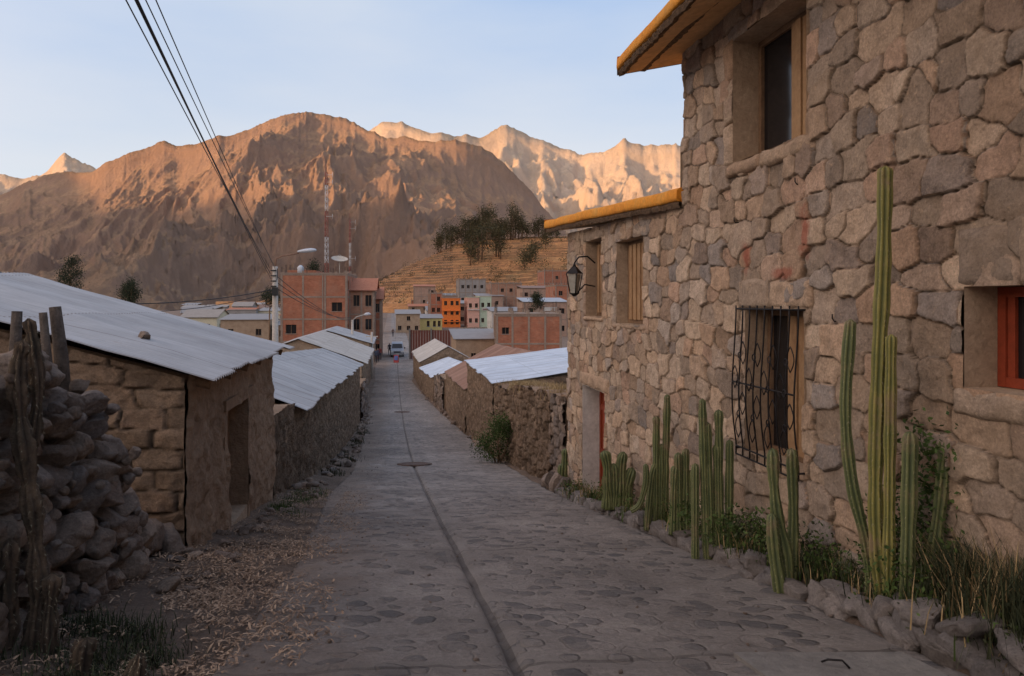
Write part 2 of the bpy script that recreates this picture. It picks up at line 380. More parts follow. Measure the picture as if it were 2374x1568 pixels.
# ------------------------------------------------------------ foliage
def leaves(mb,c,rad,n,size,mi=0,fill=.5,clump=14):
    c=np.array(c);rad=np.array(rad)
    nc=max(1,n//clump)
    for k in range(nc):
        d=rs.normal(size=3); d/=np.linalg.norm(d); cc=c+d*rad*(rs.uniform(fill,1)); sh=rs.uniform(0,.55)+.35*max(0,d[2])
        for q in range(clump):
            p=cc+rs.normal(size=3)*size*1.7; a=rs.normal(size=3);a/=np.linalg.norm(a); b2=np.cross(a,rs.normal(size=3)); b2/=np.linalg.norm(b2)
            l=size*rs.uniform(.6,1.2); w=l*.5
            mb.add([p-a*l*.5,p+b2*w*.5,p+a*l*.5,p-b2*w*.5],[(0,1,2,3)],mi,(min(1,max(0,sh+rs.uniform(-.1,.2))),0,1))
def grass(mb,x,y,z,n,h,spread,mi=0,w=.006):
    for k in range(n):
        px=x+rs.normal()*spread;py=y+rs.normal()*spread; a=rs.uniform(0,6.28); l=h*rs.uniform(.5,1.2); t=rs.uniform(.1,.7)*l
        dx,dy=math.cos(a),math.sin(a); cx,cy=-dy*w,dx*w
        mb.add([(px-cx,py-cy,z),(px+cx,py+cy,z),(px+dx*t*.4+cx*.8,py+dy*t*.4+cy*.8,z+l*.6),(px+dx*t*.4-cx*.8,py+dy*t*.4-cy*.8,z+l*.6),(px+dx*t,py+dy*t,z+l*.95)],[(0,1,2,3),(3,2,4)],mi,(rs.uniform(),0,1))
def tree(mb,x,y,z,h,r,n,leaf,tmi=1,lmi=0,conic=.5):
    mb.tube([(x,y,z-.5),(x+.02*h,y,z+h*.4),(x,y+.02*h,z+h*.9)],[h*.03,h*.022,h*.006],6,tmi)
    for k in range(9):
        t=rs.uniform(.2,.9); a=rs.uniform(0,6.28); rr=r*(1-t*conic)*.8
        e=(x+math.cos(a)*rr,y+math.sin(a)*rr,z+h*(t+.1)); mb.tube([(x,y,z+h*t*.8),e],[h*.01,h*.003],4,tmi)
        leaves(mb,e,(r*.42,r*.42,h*.10),n//9,leaf,lmi,.1)
    leaves(mb,(x,y,z+h*.9),(r*.3,r*.3,h*.13),n//9,leaf,lmi,.1)
# ============================================================ GROUND
def axis(segs):
    out=[]
    for a,b,st in segs: out+=list(np.arange(a,b,st))
    out.append(segs[-1][1]); return np.array(out)
xs=axis([(-16000,-2000,2000),(-2000,-200,100),(-200,-40,10),(-40,-8,1),(-8,-1,.07),(-1,4,.12),(4,10,1),(10,40,3),(40,200,10),(200,2000,100),(2000,16000,2000)])
ys=axis([(-16000,-2000,2000),(-2000,-200,150),(-200,-20,10),(-20,2,1),(2,14,.09),(14,30,.3),(30,110,1.5),(110,400,6),(400,1500,50),(1500,16000,1500)])
Xg,Yg=np.meshgrid(xs,ys)
m,nt,b=newmat('dirt'); N=NB(nt); co=N.n('ShaderNodeTexCoord').outputs['Object']
col=N.ramp(N.noise(co,1.1,9,.7),[(.3,(.15,.10,.07)),(.55,(.24,.165,.115)),(.75,(.31,.225,.16))])
col=N.mix(.8,col,N.ramp(N.noise(co,30,7,.75),[(.3,gray(.5)),(.7,gray(1.35))]),'MULTIPLY'); N.l(col,b.inputs['Base Color'])
N.l(N.bump(N.noise(co,18,10,.8),.08),b.inputs['Normal']); b.inputs['Roughness'].default_value=.95; mDirt=m
grid_obj('ground',np.stack([Xg,Yg,ground(Xg,Yg)],-1),mDirt)
# ============================================================ ROAD
m,nt,b=newmat('cobbled_concrete'); N=NB(nt)
uv=N.n('ShaderNodeUVMap'); uv.uv_map='UVMap'; co=uv.outputs[0]
wn_=N.n('ShaderNodeTexNoise'); wn_.inputs['Scale'].default_value=6; wn_.inputs['Detail'].default_value=5; N.l(co,wn_.inputs['Vector'])
add=N.n('ShaderNodeVectorMath'); add.operation='MULTIPLY_ADD'; N.l(wn_.outputs['Color'],add.inputs[0]); add.inputs[1].default_value=(.11,.11,0); N.l(co,add.inputs[2])
vo=N.n('ShaderNodeTexVoronoi'); vo.inputs['Scale'].default_value=6.4; vo.inputs['Randomness'].default_value=.85; N.l(add.outputs[0],vo.inputs['Vector'])
sepc=N.n('ShaderNodeSeparateColor'); N.l(vo.outputs['Color'],sepc.inputs[0])
th=N.math('MULTIPLY',N.math('ADD',.62,N.math('MULTIPLY',sepc.outputs[0],.38)),.54)
dd_=N.math('ADD',N.math('SUBTRACT',th,vo.outputs['Distance']),.5)
mask=N.ramp(dd_,[(.46,gray(0)),(.55,gray(1))])
edge=N.ramp(dd_,[(.41,gray(0)),(.475,gray(1)),(.54,gray(0))])
cov=N.ramp(N.noise(co,.9,8,.7),[(.34,gray(.45)),(.58,gray(1))])
pick=N.math('GREATER_THAN',sepc.outputs[2],.14)
vis=N.math('MULTIPLY',N.math('MULTIPLY',mask,cov),pick)
cem=N.ramp(N.noise(co,1.4,10,.75),[(.25,(.24,.205,.178)),(.5,(.325,.28,.245)),(.75,(.40,.35,.305))])
sto=N.ramp(sepc.outputs[1],[(0,(.115,.108,.108)),(.55,(.18,.162,.152)),(1,(.30,.262,.232))])
col=N.mix(N.math('MULTIPLY',vis,.85),cem,sto)
col=N.mix(N.math('MULTIPLY',N.math('MULTIPLY',edge,cov),N.math('MULTIPLY',pick,.42)),col,(.10,.082,.07))
col=N.mix(.85,col,N.ramp(N.noise(co,30,9,.82),[(.3,gray(.5)),(.7,gray(1.36))]),'MULTIPLY')
sp=N.n('ShaderNodeSeparateXYZ'); N.l(co,sp.inputs[0])
wob=N.math('MULTIPLY',N.math('SUBTRACT',N.noise(co,.8,5),.5),.12)
yy=N.math('ADD',N.math('ADD',sp.outputs[1],N.math('MULTIPLY',sp.outputs[0],-.12)),wob)
fr=N.math('FRACT',N.math('DIVIDE',N.math('ADD',yy,1.2),3.05))
j1=N.math('LESS_THAN',N.math('ABSOLUTE',N.math('SUBTRACT',fr,.5)),.006)
g1=N.math('LESS_THAN',N.math('ABSOLUTE',N.math('ADD',sp.outputs[0],N.math('MULTIPLY',wob,.25))),.026)
g2=N.math('LESS_THAN',N.math('ABSOLUTE',N.math('ADD',sp.outputs[0],N.math('MULTIPLY',wob,.4))),.12)
j2=N.math('LESS_THAN',N.math('ABSOLUTE',N.math('SUBTRACT',fr,.5)),.028)
col=N.mix(N.math('MULTIPLY',N.math('MAXIMUM',g2,j2),.6),col,N.mix(.5,cem,(.26,.225,.195)))
crk=N.ramp(N.noise(co,3,6,.7),[(.4,gray(.3)),(.6,gray(1))])
col=N.mix(N.math('MULTIPLY',N.math('MULTIPLY',j1,crk),.65),col,(.08,.065,.055)); col=N.mix(N.math('MULTIPLY',g1,N.math('ADD',N.math('MULTIPLY',crk,.4),.3)),col,(.08,.062,.05))
du=N.math('MULTIPLY',N.ramp(N.math('ADD',N.math('MULTIPLY',sp.outputs[0],-.5),N.math('SUBTRACT',N.noise(co,1.6,8,.75),.5)),[(.3,gray(0)),(.7,gray(1))]),.8)
col=N.mix(du,col,(.28,.20,.145))
st=N.ramp(N.noise(co,.35,6,.65),[(.35,gray(.72)),(.65,gray(1.15))]); col=N.mix(1,col,st,'MULTIPLY')
N.l(col,b.inputs['Base Color'])
hh=N.math('ADD',N.math('MULTIPLY',vis,.65),N.math('MULTIPLY',N.noise(co,14,10,.82),1.0))
hh=N.math('SUBTRACT',hh,N.math('ADD',N.math('MULTIPLY',j1,.8),N.math('MULTIPLY',edge,.35)))
N.l(N.bump(hh,.045),b.inputs['Normal']); b.inputs['Roughness'].default_value=.78; b.inputs['Specular IOR Level'].default_value=.35; mRoad=m
yr=axis([(-12,2,.5),(2,14,.07),(14,40,.4),(40,320,2)])
fr_=np.concatenate([np.linspace(-1,-.1,36),[-.055,-.035,-.018,0,.018,.035,.055],np.linspace(.1,1,48)])
L=np.interp(yr,RK,RL)[:,None]; R=np.interp(yr,RK,RR)[:,None]
ff=fr_[None,:]
O=np.where(np.abs(ff)<.07,ff,np.where(ff<0,-.1+(ff+.1)/.9*(-L-.1)*1.0,.1+(ff-.1)/.9*(R-.1)))
Yr=np.broadcast_to(yr[:,None],O.shape)
O=O+np.where((ff==-1)|(ff==1),(fbm(Yr*2,Yr*0,3,2)-.5)*.3,0)
gut=-.045*np.exp(-(O/.035)**2)
Zr=zf(Yr)+gut+(fbm(O*1.2,Yr*1.2,4,21)-.5)*.05+(fbm(O*6,Yr*6,3,22)-.5)*.028+.02
Zr=Zr+np.where((ff==-1)|(ff==1),-.06,0)
grid_obj('cobbled_road',np.stack([g(Yr)+O,Yr,Zr],-1),mRoad,None,None,np.stack([O,Yr],-1))
for (o_,Y_) in ((.02,19.6),(.0,44)):
    mb=MB(); x,y=SP(o_,Y_); z=float(zf(Y_))+.035; sl=float(zf(Y_+.5)-zf(Y_-.5))
    ring=lambda r,dz:[(x+r*math.cos(a),y+r*math.sin(a),z+dz+sl*r*math.sin(a)) for a in np.linspace(0,2*math.pi,29)[:-1]]
    r1=ring(.48,-.03);r2=ring(.46,.012);r3=ring(.34,.012);r4=ring(.33,.0)
    mb.add(r1+r2+r3+r4,[(a+k*28,(a+1)%28+k*28,(a+1)%28+(k+1)*28,a+(k+1)*28) for k in range(3) for a in range(28)]+[tuple(range(84,112))],0)
    mb.build('manhole_cover',[M('manhole_rust',(.07,.045,.035),(.16,.105,.08),12,.8,.01,60)])
mb=MB()
P=[SP(1.05,3.48),SP(1.85,3.48),SP(1.85,2.5),SP(1.05,2.5)]
top=[(p[0],p[1],float(zf(p[1]))+.045) for p in P]; bot=[(p[0],p[1],float(zf(p[1]))-.1) for p in P]
mb.add(bot+top,[(4,5,6,7),(0,1,5,4),(1,2,6,5),(2,3,7,6),(3,0,4,7)],0)
x,y=SP(1.42,3.3); z=float(zf(y))+.05
mb.tube([(x-.05,y+.02,z),(x-.03,y,z+.02),(x+.03,y-.01,z+.02),(x+.05,y-.04,z)],.005,6,1)
mb.build('concrete_access_cover',[mConc,mIron])
# ============================================================ STONE HOUSE
A=np.array([3.04-.163*12.6,12.6]); D=np.array([.161,-.987]); D/=np.linalg.norm(D); Nn=np.array([-.987,-.161]); Nn/=np.linalg.norm(Nn)
def TW(s,h,z): return (A[0]+D[0]*s+Nn[0]*h, A[1]+D[1]*s+Nn[1]*h, z)
def sy(Y): return (12.6-Y)/.987
house=empty('stone_house')
ops=dict(door=(sy(11.6),sy(10.38),-4,-1.30),winA=(sy(11.4),sy(10.55),-.22,.93),winB=(sy(9.84),sy(8.8),-.285,.80),up=(sy(6.48),sy(5.33),1.22,2.3),bar=(sy(6.26),sy(5.36),-1.27,-.06),red=(sy(3.86),sy(2.9),-.45,.08))
Lw=12.6; B=A+D*Lw
sT=sy(7.6)
relief('street_wall',A,B,lambda S:ground(A[0]+D[0]*S,A[1]+D[1]*S)-.25,lambda S:np.where(S<sT,1.17-.03*S,2.68),.0115,.265,.19,mStone,seed=4,depth=.036,joint=.085,jit=.48,wvar=.32,p=5,side=1,openings=list(ops.values()),rough=.012,parent=house,warp=.22,bulge=.05,ep=.40,fine=.10)
mb=MB(TW)
mb.box(0.0,sT,-6,-.34,-5,1.0,0); mb.box(sT+.01,13.5,-6,-.34,-5,2.6,0)
mb.box(-.01,.12,-.34,-.01,-4.5,1.1,0)
mb.box(12.5,13.5,-.33,.02,-3,2.6,0); mb.box(sT-.01,sT+.12,-.34,-.03,1.0,2.6,0)
mb.build('house_body',[mMudPale],house)
def opening(name,o,depth=.24,rev=mPlaster,fr=mWood,kind='win',q=.42,q1=.94):
    s0,s1,z0,z1=o; mb=MB(TW); d=-depth; E=.035
    mb.add([(s0,E,z0),(s0,E,z1),(s0,d,z1),(s0,d,z0)],[(0,1,2,3)],0); mb.add([(s1,E,z0),(s1,E,z1),(s1,d,z1),(s1,d,z0)],[(0,3,2,1)],0)
    mb.add([(s0,E,z1),(s1,E,z1),(s1,d,z1),(s0,d,z1)],[(0,1,2,3)],0); mb.add([(s0,E,z0),(s1,E,z0),(s1,d,z0),(s0,d,z0)],[(0,3,2,1)],0)
    mb.add([(s0,d-.06,z0),(s1,d-.06,z0),(s1,d-.06,z1),(s0,d-.06,z1)],[(0,1,2,3)],4)
    f=.055; w=s1-s0; e=.004
    if kind=='door':
        mb.box(s0+e,s0+.07,d-.03,d+.03,z0,z1-e,1); mb.box(s1-.07,s1-e,d-.03,d+.03,z0,z1-e,1); mb.box(s0+.07,s1-.07,d-.03,d+.03,z1-.09,z1-e,1)
        nb=7
        for k in range(nb):
            a=s0+.072+(w-.144)*k/nb; bb=s0+.072+(w-.144)*(k+1)/nb-.006; mb.box(a,bb,d-.025,d+.005,z0,z1-.092,1)
        for zz in (-1.7,-2.4,-3.0): mb.box(s0+.075,s1-.075,d+.006,d+.025,zz,zz+.09,1)
    else:
        mb.box(s0+e,s0+f,d-.02,d+.03,z0+e,z1-e,1); mb.box(s1-f,s1-e,d-.02,d+.03,z0+e,z1-e,1)
        mb.box(s0+f,s1-f,d-.02,d+.028,z1-f,z1-e,1); mb.box(s0+f,s1-f,d-.02,d+.028,z0+e,z0+f,1)
        mb.box((s0+s1)/2-.025,(s0+s1)/2+.025,d-.015,d+.024,z0+f,z1-f,1)
        mb.add([(s0+f,d,z0+f),(s1-f,d,z0+f),(s1-f,d,z1-f),(s0+f,d,z1-f)],[(0,1,2,3)],2)
        if kind=='shut':
            n=max(4,int((q1-q)*w/.075)); q0=s0+w*q; qw=w*(q1-q)/n
            for k in range(n):
                a=q0+k*qw; mb.box(a,a+qw-.007,d+.031,d+.048+.014*(k%2),z0+f,z1-f,3)
        if kind=='red':
            mb.box(s0+f+.004,s0+f+.05,d+.001,d+.02,z0+f,z1-f,1)
    return mb.build(name,[rev,fr,mGlass,mCurt,mBlack],house)
opening('front_door',ops['door'],.27,mWhite,mRed,'door')
opening('window_a',ops['winA'],.17,mPlaster,mWood,'shut',.10,.6); opening('window_b',ops['winB'],.15,mPlaster,mWood,'shut',.10,.65)
opening('upper_window',ops['up'],.235,mPlaster,mWood,'shut',.50,.92); opening('barred_window',ops['bar'],.2,mPlaster,mWood,'shut',.40,.92)
opening('red_window',ops['red'],.19,mPlaster,mRed,'red')
mb=MB(TW)
def slab(s0,s1,z0,z1,h=.06,ins=-.05,c=None):
    ns=max(2,int((s1-s0)/.022)); nz=max(2,int((z1-z0)/.022)); vs=[];fs=[]; sd_=rs.uniform(0,90)
    for j in range(nz+1):
        for i in range(ns+1):
            edge=min(i,ns-i,j,nz-j); a=s0+(s1-s0)*i/ns; q=z0+(z1-z0)*j/nz
            hh=h*(1 if edge>1 else (.9 if edge==1 else .5))+(float(fbm(np.array([a*8+sd_]),np.array([q*8]),5,5)[0])-.5)*.05
            if edge==0: q+=(float(vn(np.array([a*7+sd_]),np.array([0.]),3)[0])-.5)*.016
            vs.append((a,hh,q))
    for j in range(nz):
        for i in range(ns): k=j*(ns+1)+i; fs.append((k,k+1,k+ns+2,k+ns+1))
    bnd=[i for i in range(ns+1)]+[j*(ns+1)+ns for j in range(1,nz+1)]+[nz*(ns+1)+i for i in range(ns-1,-1,-1)]+[j*(ns+1) for j in range(nz-1,0,-1)]
    b0=len(vs)
    for k in bnd: vs.append((vs[k][0],ins,vs[k][2]))
    n=len(bnd)
    for k in range(n): fs.append((bnd[k],b0+k,b0+(k+1)%n,bnd[(k+1)%n]))
    mb.add(vs,fs,0,c or (rs.uniform(),rs.uniform(.2,.8),1),True)
o=ops['bar']; slab(o[0]-.12,o[0]+.42,o[3]+.005,o[3]+.25,.05); slab(o[0]+.43,o[1]+.1,o[3]+.005,o[3]+.23,.055)
o=ops['up']; slab(o[0]-.1,o[0]+.5,o[2]-.12,o[2]-.004,.06); slab(o[0]+.51,o[1]+.12,o[2]-.14,o[2]-.004,.065)
for k in range(3): slab(o[0]-.17,o[0]-.006,o[2]+k*.37,o[2]+.36+k*.37,.05)
o=ops['red']; slab(o[0]-.05,o[0]+.33,o[3]+.005,o[3]+.30,.045); slab(o[0]+.34,o[0]+.62,o[3]+.005,o[3]+.34,.05); slab(o[0]+.63,o[1]+.2,o[3]+.005,o[3]+.3,.05); slab(o[0]-.08,o[0]+.4,o[2]-.15,o[2]-.004,.05); slab(o[0]+.41,o[1]+.1,o[2]-.17,o[2]-.004,.055)
for key in('winA','winB'):
    o=ops[key]; slab(o[0]-.12,o[1]+.08,o[2]-.07,o[2]-.004,.06); slab(o[0]-.15,o[1]+.1,o[3]+.005,o[3]+.13,.05)
    for k in range(3): slab(o[0]-.16,o[0]-.006,o[2]+k*.38,o[2]+.37+k*.38,.045)
o=ops['door']; slab(o[0]-.15,o[1]+.15,o[3]+.005,o[3]+.2,.05)
mb.build('dressed_stones',[mStone],house)
mb=MB(TW)
for (u,v) in ((1862,425),(1718,515),(1950,742)):
    Y=5168/(u-910); s=sy(Y); z=VZ(v,Y); mb.tube([(s,0,z),(s,.05,z-.01),(s-.01,.06,z+.01),(s-.01,.06,z+.04)],.005,5)
mb.build('iron_hooks',[mIron],house)
def roofslab(name,s0,s1,o0,o1,z0a,z1a,th,slope,back):
    n=int((s1-s0)/.04); mb=MB(TW); S=np.linspace(s0,s1,n); oo=np.interp(S,[s0,s1],[o0,o1]); zz=np.interp(S,[s0,s1],[z0a,z1a])
    wob=(fbm(S*1.5,S*0,4,int(s1*10))-.5)*.04; w2=(fbm(S*1.5,S*0+5,3,31)-.5)*.03
    sec=[]
    for k in range(n):
        a=oo[k]+wob[k]; z=zz[k]+w2[k]
        sec.append([(S[k],-back,z+slope*(back+a)+th),(S[k],a-.10,z+th+slope*.10),(S[k],a-.015,z+th*.97),(S[k],a+.02,z+th*.85),(S[k],a+.025,z+th*.5),(S[k],a+.02,z+th*.32),(S[k],a-.04,z+th*.28)])
    vs=[p for r in sec for p in r]; fs=[(k*7+j,(k+1)*7+j,(k+1)*7+j+1,k*7+j+1) for k in range(n-1) for j in range(6)]
    mb.add(vs,fs,0,None,True)
    last=sec[-1]; mb.add(last+[(s1,oo[-1]-.3,zz[-1]),(s1,-.0,zz[-1])],[tuple(range(1,9))],0)
    sec=[]
    for k in range(n):
        a=oo[k]+wob[k]*.8+rs.uniform(-.01,.01); z=zz[k]+w2[k]
        sec.append([(S[k],a-.3,z+th*.3),(S[k],a+.0,z+th*.3),(S[k],a+.004,z+th*.18+rs.uniform(-.008,.008)),(S[k],a-.012,z-.0+rs.uniform(-.012,.01)),(S[k],a-.06,z+.008)])
    vs=[p for r in sec for p in r]; fs=[(k*5+j,(k+1)*5+j,(k+1)*5+j+1,k*5+j+1) for k in range(n-1) for j in range(4)]
    mb.add(vs,fs,1)
    a0=oo[0]+wob[0]+.022; z=zz[0]+w2[0]
    m_=26; hs=np.linspace(a0,-back,m_); vs=[]
    for i,h in enumerate(hs):
        zz0=z+slope*(a0-h); j=rs.uniform(-.008,.008); k2=0 if i else .03
        vs+= [(s0+.01,h,zz0+.0),(s0-.02+j+k2,h,zz0+th*.28),(s0-.035+j*.5+k2,h,zz0+th*.45),(s0-.03+k2,h,zz0+th*.8),(s0+.02,h,zz0+th)]
    mb.add(vs,[(i*5+k,(i+1)*5+k,(i+1)*5+k+1,i*5+k+1) for i in range(m_-1) for k in (1,2,3)],0,None,True)
    mb.add(vs,[(i*5,(i+1)*5,(i+1)*5+1,i*5+1) for i in range(m_-1)],1)
    mb.add([(s0+.02,oo[0]-.05,z0a+.012),(s1,oo[-1]-.05,z1a+.012),(s1,-back,z1a+slope*(back+oo[-1])+.012),(s0+.02,-back,z0a+slope*(back+oo[0])+.012)],[(0,1,2,3)],2)
    mb.build(name,[mYellow,mRag,mSoffit,mWood],house)
roofslab('upper_roof',sy(8.0),13.4,.60,.60,2.44,2.5,.20,.22,6)
roofslab('lower_roof',sy(12.95),sy(7.58),.34,.08,1.22,.98,.21,.12,6)
mb=MB(TW); s0,s1,z0,z1=ops['bar']; s0-=.05;s1+=.02; z0-=.03; zt=z1+.03; nb=8
def bulge(z): t=(zt-z)/(zt-z0); return .09+.07*math.sin(math.pi*min(1,t*1.1))*t
for k in range(nb+1):
    s=s0+(s1-s0)*k/nb; mb.tube([(s,bulge(zz),zz) for zz in np.linspace(z0,zt,14)],.0065,6)
for zz in (z0,z0+.07,z0+.62,zt-.03): mb.tube([(s0,bulge(zz),zz),(s1,bulge(zz),zz)],.0075,6)
for s in (s0,s1):
    for zz in (z0+.05,zt-.03): mb.tube([(s,bulge(zz),zz),(s,-.02,zz)],.008,6)
for k in range(nb):
    a=s0+(s1-s0)*k/nb; w=(s1-s0)/nb
    for q in range(4):
        zz=z0+.15+q*.21
        for sg in (1,-1):
            pts=[(a+w/2+sg*w*.42*math.sin(t*math.pi),bulge(zz)+.004,zz+.19*t) for t in np.linspace(0,1,8)]; 
            if (k+q)%2==0: mb.tube(pts,.0045,5)
    if k%2==1:
        for zz in (z0+.36,z0+.62,z0+.85): 
            mb.tube([(a+.026*math.cos(t),bulge(zz)+.008,zz+.026*math.sin(t)) for t in np.linspace(0,6.28,12)],.005,5,cap=False)
mb.build('window_grille',[mIron],house)
mb=MB(TW); s=sy(11.0); zc=.28; h=.32
mb.tube([(s,0,zc+.30),(s,.12,zc+.40),(s,.25,zc+.39),(s,h,zc+.30)],.012,6); mb.tube([(s,0.0,zc-.05),(s,.16,zc-.02),(s,h-.03,zc-.16)],.010,6)
mb.tube([(s,h,zc+.30),(s,h,zc+.24)],[.01,.03],6); mb.tube([(s,h,zc+.25),(s,h,zc+.14)],[.03,.14],4,sm=False)
for k in range(4):
    a=math.pi/4*(2*k+1)-math.pi/4
    mb.tube([(s+.12*math.cos(a),h+.12*math.sin(a),zc+.14),(s+.065*math.cos(a),h+.065*math.sin(a),zc-.16)],.009,4)
mb.tube([(s,h,zc+.13),(s,h,zc-.15)],[.105,.055],4,1,sm=False); mb.tube([(s,h,zc-.15),(s,h,zc-.2)],[.08,.02],6)
mb.build('wall_lantern',[mIron,flat('frosted_glass',(.35,.33,.28),.3)])
# ============================================================ PLANTERS
mb=MB()
Yk=12.1
while Yk>2.4:
    L_=rs.uniform(.16,.38); o_=float(np.interp(Yk,RK,RR))+.03+rs.uniform(-.03,.03)
    x,y=SP(o_,Yk-L_/2); z=float(zf(y)); hgt=rs.uniform(.06,.09)
    rock(mb,(x,y,z+hgt*.5),(.09,L_*.53,hgt),.65,ICO3,rotz=.16+rs.normal()*.09,cuts=6,lo=.75)
    if rs.uniform()<.7 or Yk<3.9: x,y=SP(o_+.03,Yk-L_/2-.1); rock(mb,(x,y,z+hgt*1.5),(.09,L_*.45,.045),.6,ICO3,rotz=.16+rs.normal()*.2,cuts=6,lo=.75)
    if Yk<3.9: x,y=SP(o_+.05,Yk-L_/2-.05); rock(mb,(x,y,z+hgt*1.5+.085),(.10,L_*.5,.045),.6,ICO3,rotz=.16+rs.normal()*.2,cuts=6,lo=.75)
    Yk-=L_
for Yc in (9.2,7.7,6.1,5.35,3.85):
    for q in range(3): x,y=SP(2.08+q*.14,Yc+rs.normal()*.03); rock(mb,(x,y,float(zf(y))+.13+q*.01),(.08,.10,.06),.6,ICO3,cuts=6,lo=.75)
mb.build('planter_curb',[mCurb])
mb=MB()
for k in range(16):
    Yk=rs.uniform(12.2,13.8); x,y=SP(rs.uniform(2.25,2.75),Yk); rock(mb,(x,y,gz(x,y)+.12),(rs.uniform(.12,.24),rs.uniform(.12,.24),rs.uniform(.12,.26)),.2,ICO3)
mb.build('boulder_pile',[mFieldstone])
def cactus(name,paths,mat,ribs=7,spines=True,parent=None,knob=0.0):
    mb=MB()
    n=ribs*6; 
    for path,r in paths:
        path=[Vector(p) for p in path]
        seg=[(path[i+1]-path[i]).length for i in range(len(path)-1)]; Lt=sum(seg); ns=max(14,int(Lt/.03))
        def cr(t):
            d=t*Lt; i=0
            while i<len(seg)-1 and d>seg[i]: d-=seg[i]; i+=1
            f=d/seg[i]; p0=path[max(i-1,0)];p1=path[i];p2=path[i+1];p3=path[min(i+2,len(path)-1)]
            return .5*((2*p1)+(p2-p0)*f+(2*p0-5*p1+4*p2-p3)*f*f+(3*p1-p0-3*p2+p3)*f**3)
        ts=[k/ns for k in range(ns+1)]
        pts=[cr(t) for t in ts]
        ph=rs.uniform(0,6)
        rad=[r*(.88+.10*math.sin(t*Lt*9+ph)*.6+.05*math.sin(t*Lt*23)+(knob*1.2*(abs(math.sin(t*Lt*11+ph))-.6)))*(1 if (1-t)*Lt>r*1.6 else max(.08,math.sqrt(max(0,1-(1-(1-t)*Lt/(r*1.6))**2)))) for t in ts]
        sec=[];cc=[]
        for k in range(n):
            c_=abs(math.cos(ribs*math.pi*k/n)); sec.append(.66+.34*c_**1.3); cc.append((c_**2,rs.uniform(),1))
        base=len(mb.v)
        mb.tube(pts,rad,n,0,cap=True,sec=sec,cc=cc)
        if knob:
            for i in range(base,len(mb.v)):
                x,y,z=mb.v[i]; c=pts[(i-base)//n]; q=1+knob*(2*float(vn(np.array([z*16+(i-base)%n*.45]),np.array([(i-base)%n*.7+z*7]),9)[0])-1)*1.3+knob*.5*rs.uniform(-1,1)
                mb.v[i]=(c.x+(x-c.x)*q,c.y+(y-c.y)*q,z+rs.uniform(-1,1)*.006)
        if spines:
            V=mb.v; add=[]
            for i in range(2,len(pts)-1,1):
                for q in range(ribs):
                    k=q*6
                    p=Vector(V[base+i*n+k]); c=pts[i]; d=(p-c).normalized()
                    for w in range(2):
                        dd=(d+Vector(rs.normal(size=3))*.55).normalized(); l=rs.uniform(.012,.032); t=dd.cross(Vector((0,0,1))).normalized()*.0011
                        add.append((p-t,p+t,p+dd*l))
            for tri in add: mb.add([tuple(x) for x in tri],[(0,1,2)],1)
    return mb.build(name,[mat,mSpine],parent)
def UV3(u,v,Y): return (UX(u,Y),Y,VZ(v,Y))
def pth(Y,*uv): return [UV3(u,v,Y) for u,v in uv]
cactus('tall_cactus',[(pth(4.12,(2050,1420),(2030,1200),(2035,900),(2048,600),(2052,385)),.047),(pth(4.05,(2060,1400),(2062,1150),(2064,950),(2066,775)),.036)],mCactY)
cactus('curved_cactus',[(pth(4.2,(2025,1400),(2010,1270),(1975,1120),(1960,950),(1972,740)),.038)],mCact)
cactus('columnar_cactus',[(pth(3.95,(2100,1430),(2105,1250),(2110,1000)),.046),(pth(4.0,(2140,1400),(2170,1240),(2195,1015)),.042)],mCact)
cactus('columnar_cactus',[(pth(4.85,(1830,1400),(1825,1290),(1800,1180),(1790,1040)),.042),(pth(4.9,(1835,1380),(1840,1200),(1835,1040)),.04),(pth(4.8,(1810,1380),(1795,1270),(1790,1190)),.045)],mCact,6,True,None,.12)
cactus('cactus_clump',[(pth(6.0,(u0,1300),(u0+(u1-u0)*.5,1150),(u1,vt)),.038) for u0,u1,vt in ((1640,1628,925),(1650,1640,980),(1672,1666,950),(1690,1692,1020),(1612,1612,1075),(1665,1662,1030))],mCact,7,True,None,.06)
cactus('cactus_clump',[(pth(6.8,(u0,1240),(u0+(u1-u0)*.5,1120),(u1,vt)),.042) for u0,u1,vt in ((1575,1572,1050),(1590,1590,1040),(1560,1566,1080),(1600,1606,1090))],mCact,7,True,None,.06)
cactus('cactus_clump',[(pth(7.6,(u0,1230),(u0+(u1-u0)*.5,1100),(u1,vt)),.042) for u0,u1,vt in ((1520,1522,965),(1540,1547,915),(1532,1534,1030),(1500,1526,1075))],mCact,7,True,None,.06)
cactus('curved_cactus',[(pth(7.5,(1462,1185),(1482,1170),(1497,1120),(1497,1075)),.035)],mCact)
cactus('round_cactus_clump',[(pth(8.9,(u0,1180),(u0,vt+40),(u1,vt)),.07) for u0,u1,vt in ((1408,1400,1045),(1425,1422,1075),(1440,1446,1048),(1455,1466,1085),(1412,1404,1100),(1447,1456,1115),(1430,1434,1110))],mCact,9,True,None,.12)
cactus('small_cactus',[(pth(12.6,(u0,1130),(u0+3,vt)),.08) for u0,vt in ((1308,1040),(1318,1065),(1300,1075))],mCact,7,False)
mb=MB()
for k in range(84):
    Yk=rs.uniform(2.6,11.5)if k%3 else rs.uniform(2.6,6); x,y=SP(2.12+rs.uniform(.06,.36),Yk); z=gz(x,y)
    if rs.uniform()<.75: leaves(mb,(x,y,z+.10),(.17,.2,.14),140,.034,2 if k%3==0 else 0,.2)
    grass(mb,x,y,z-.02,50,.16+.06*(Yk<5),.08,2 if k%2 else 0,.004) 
    grass(mb,x,y,z,14,.2,.09,1,.003)
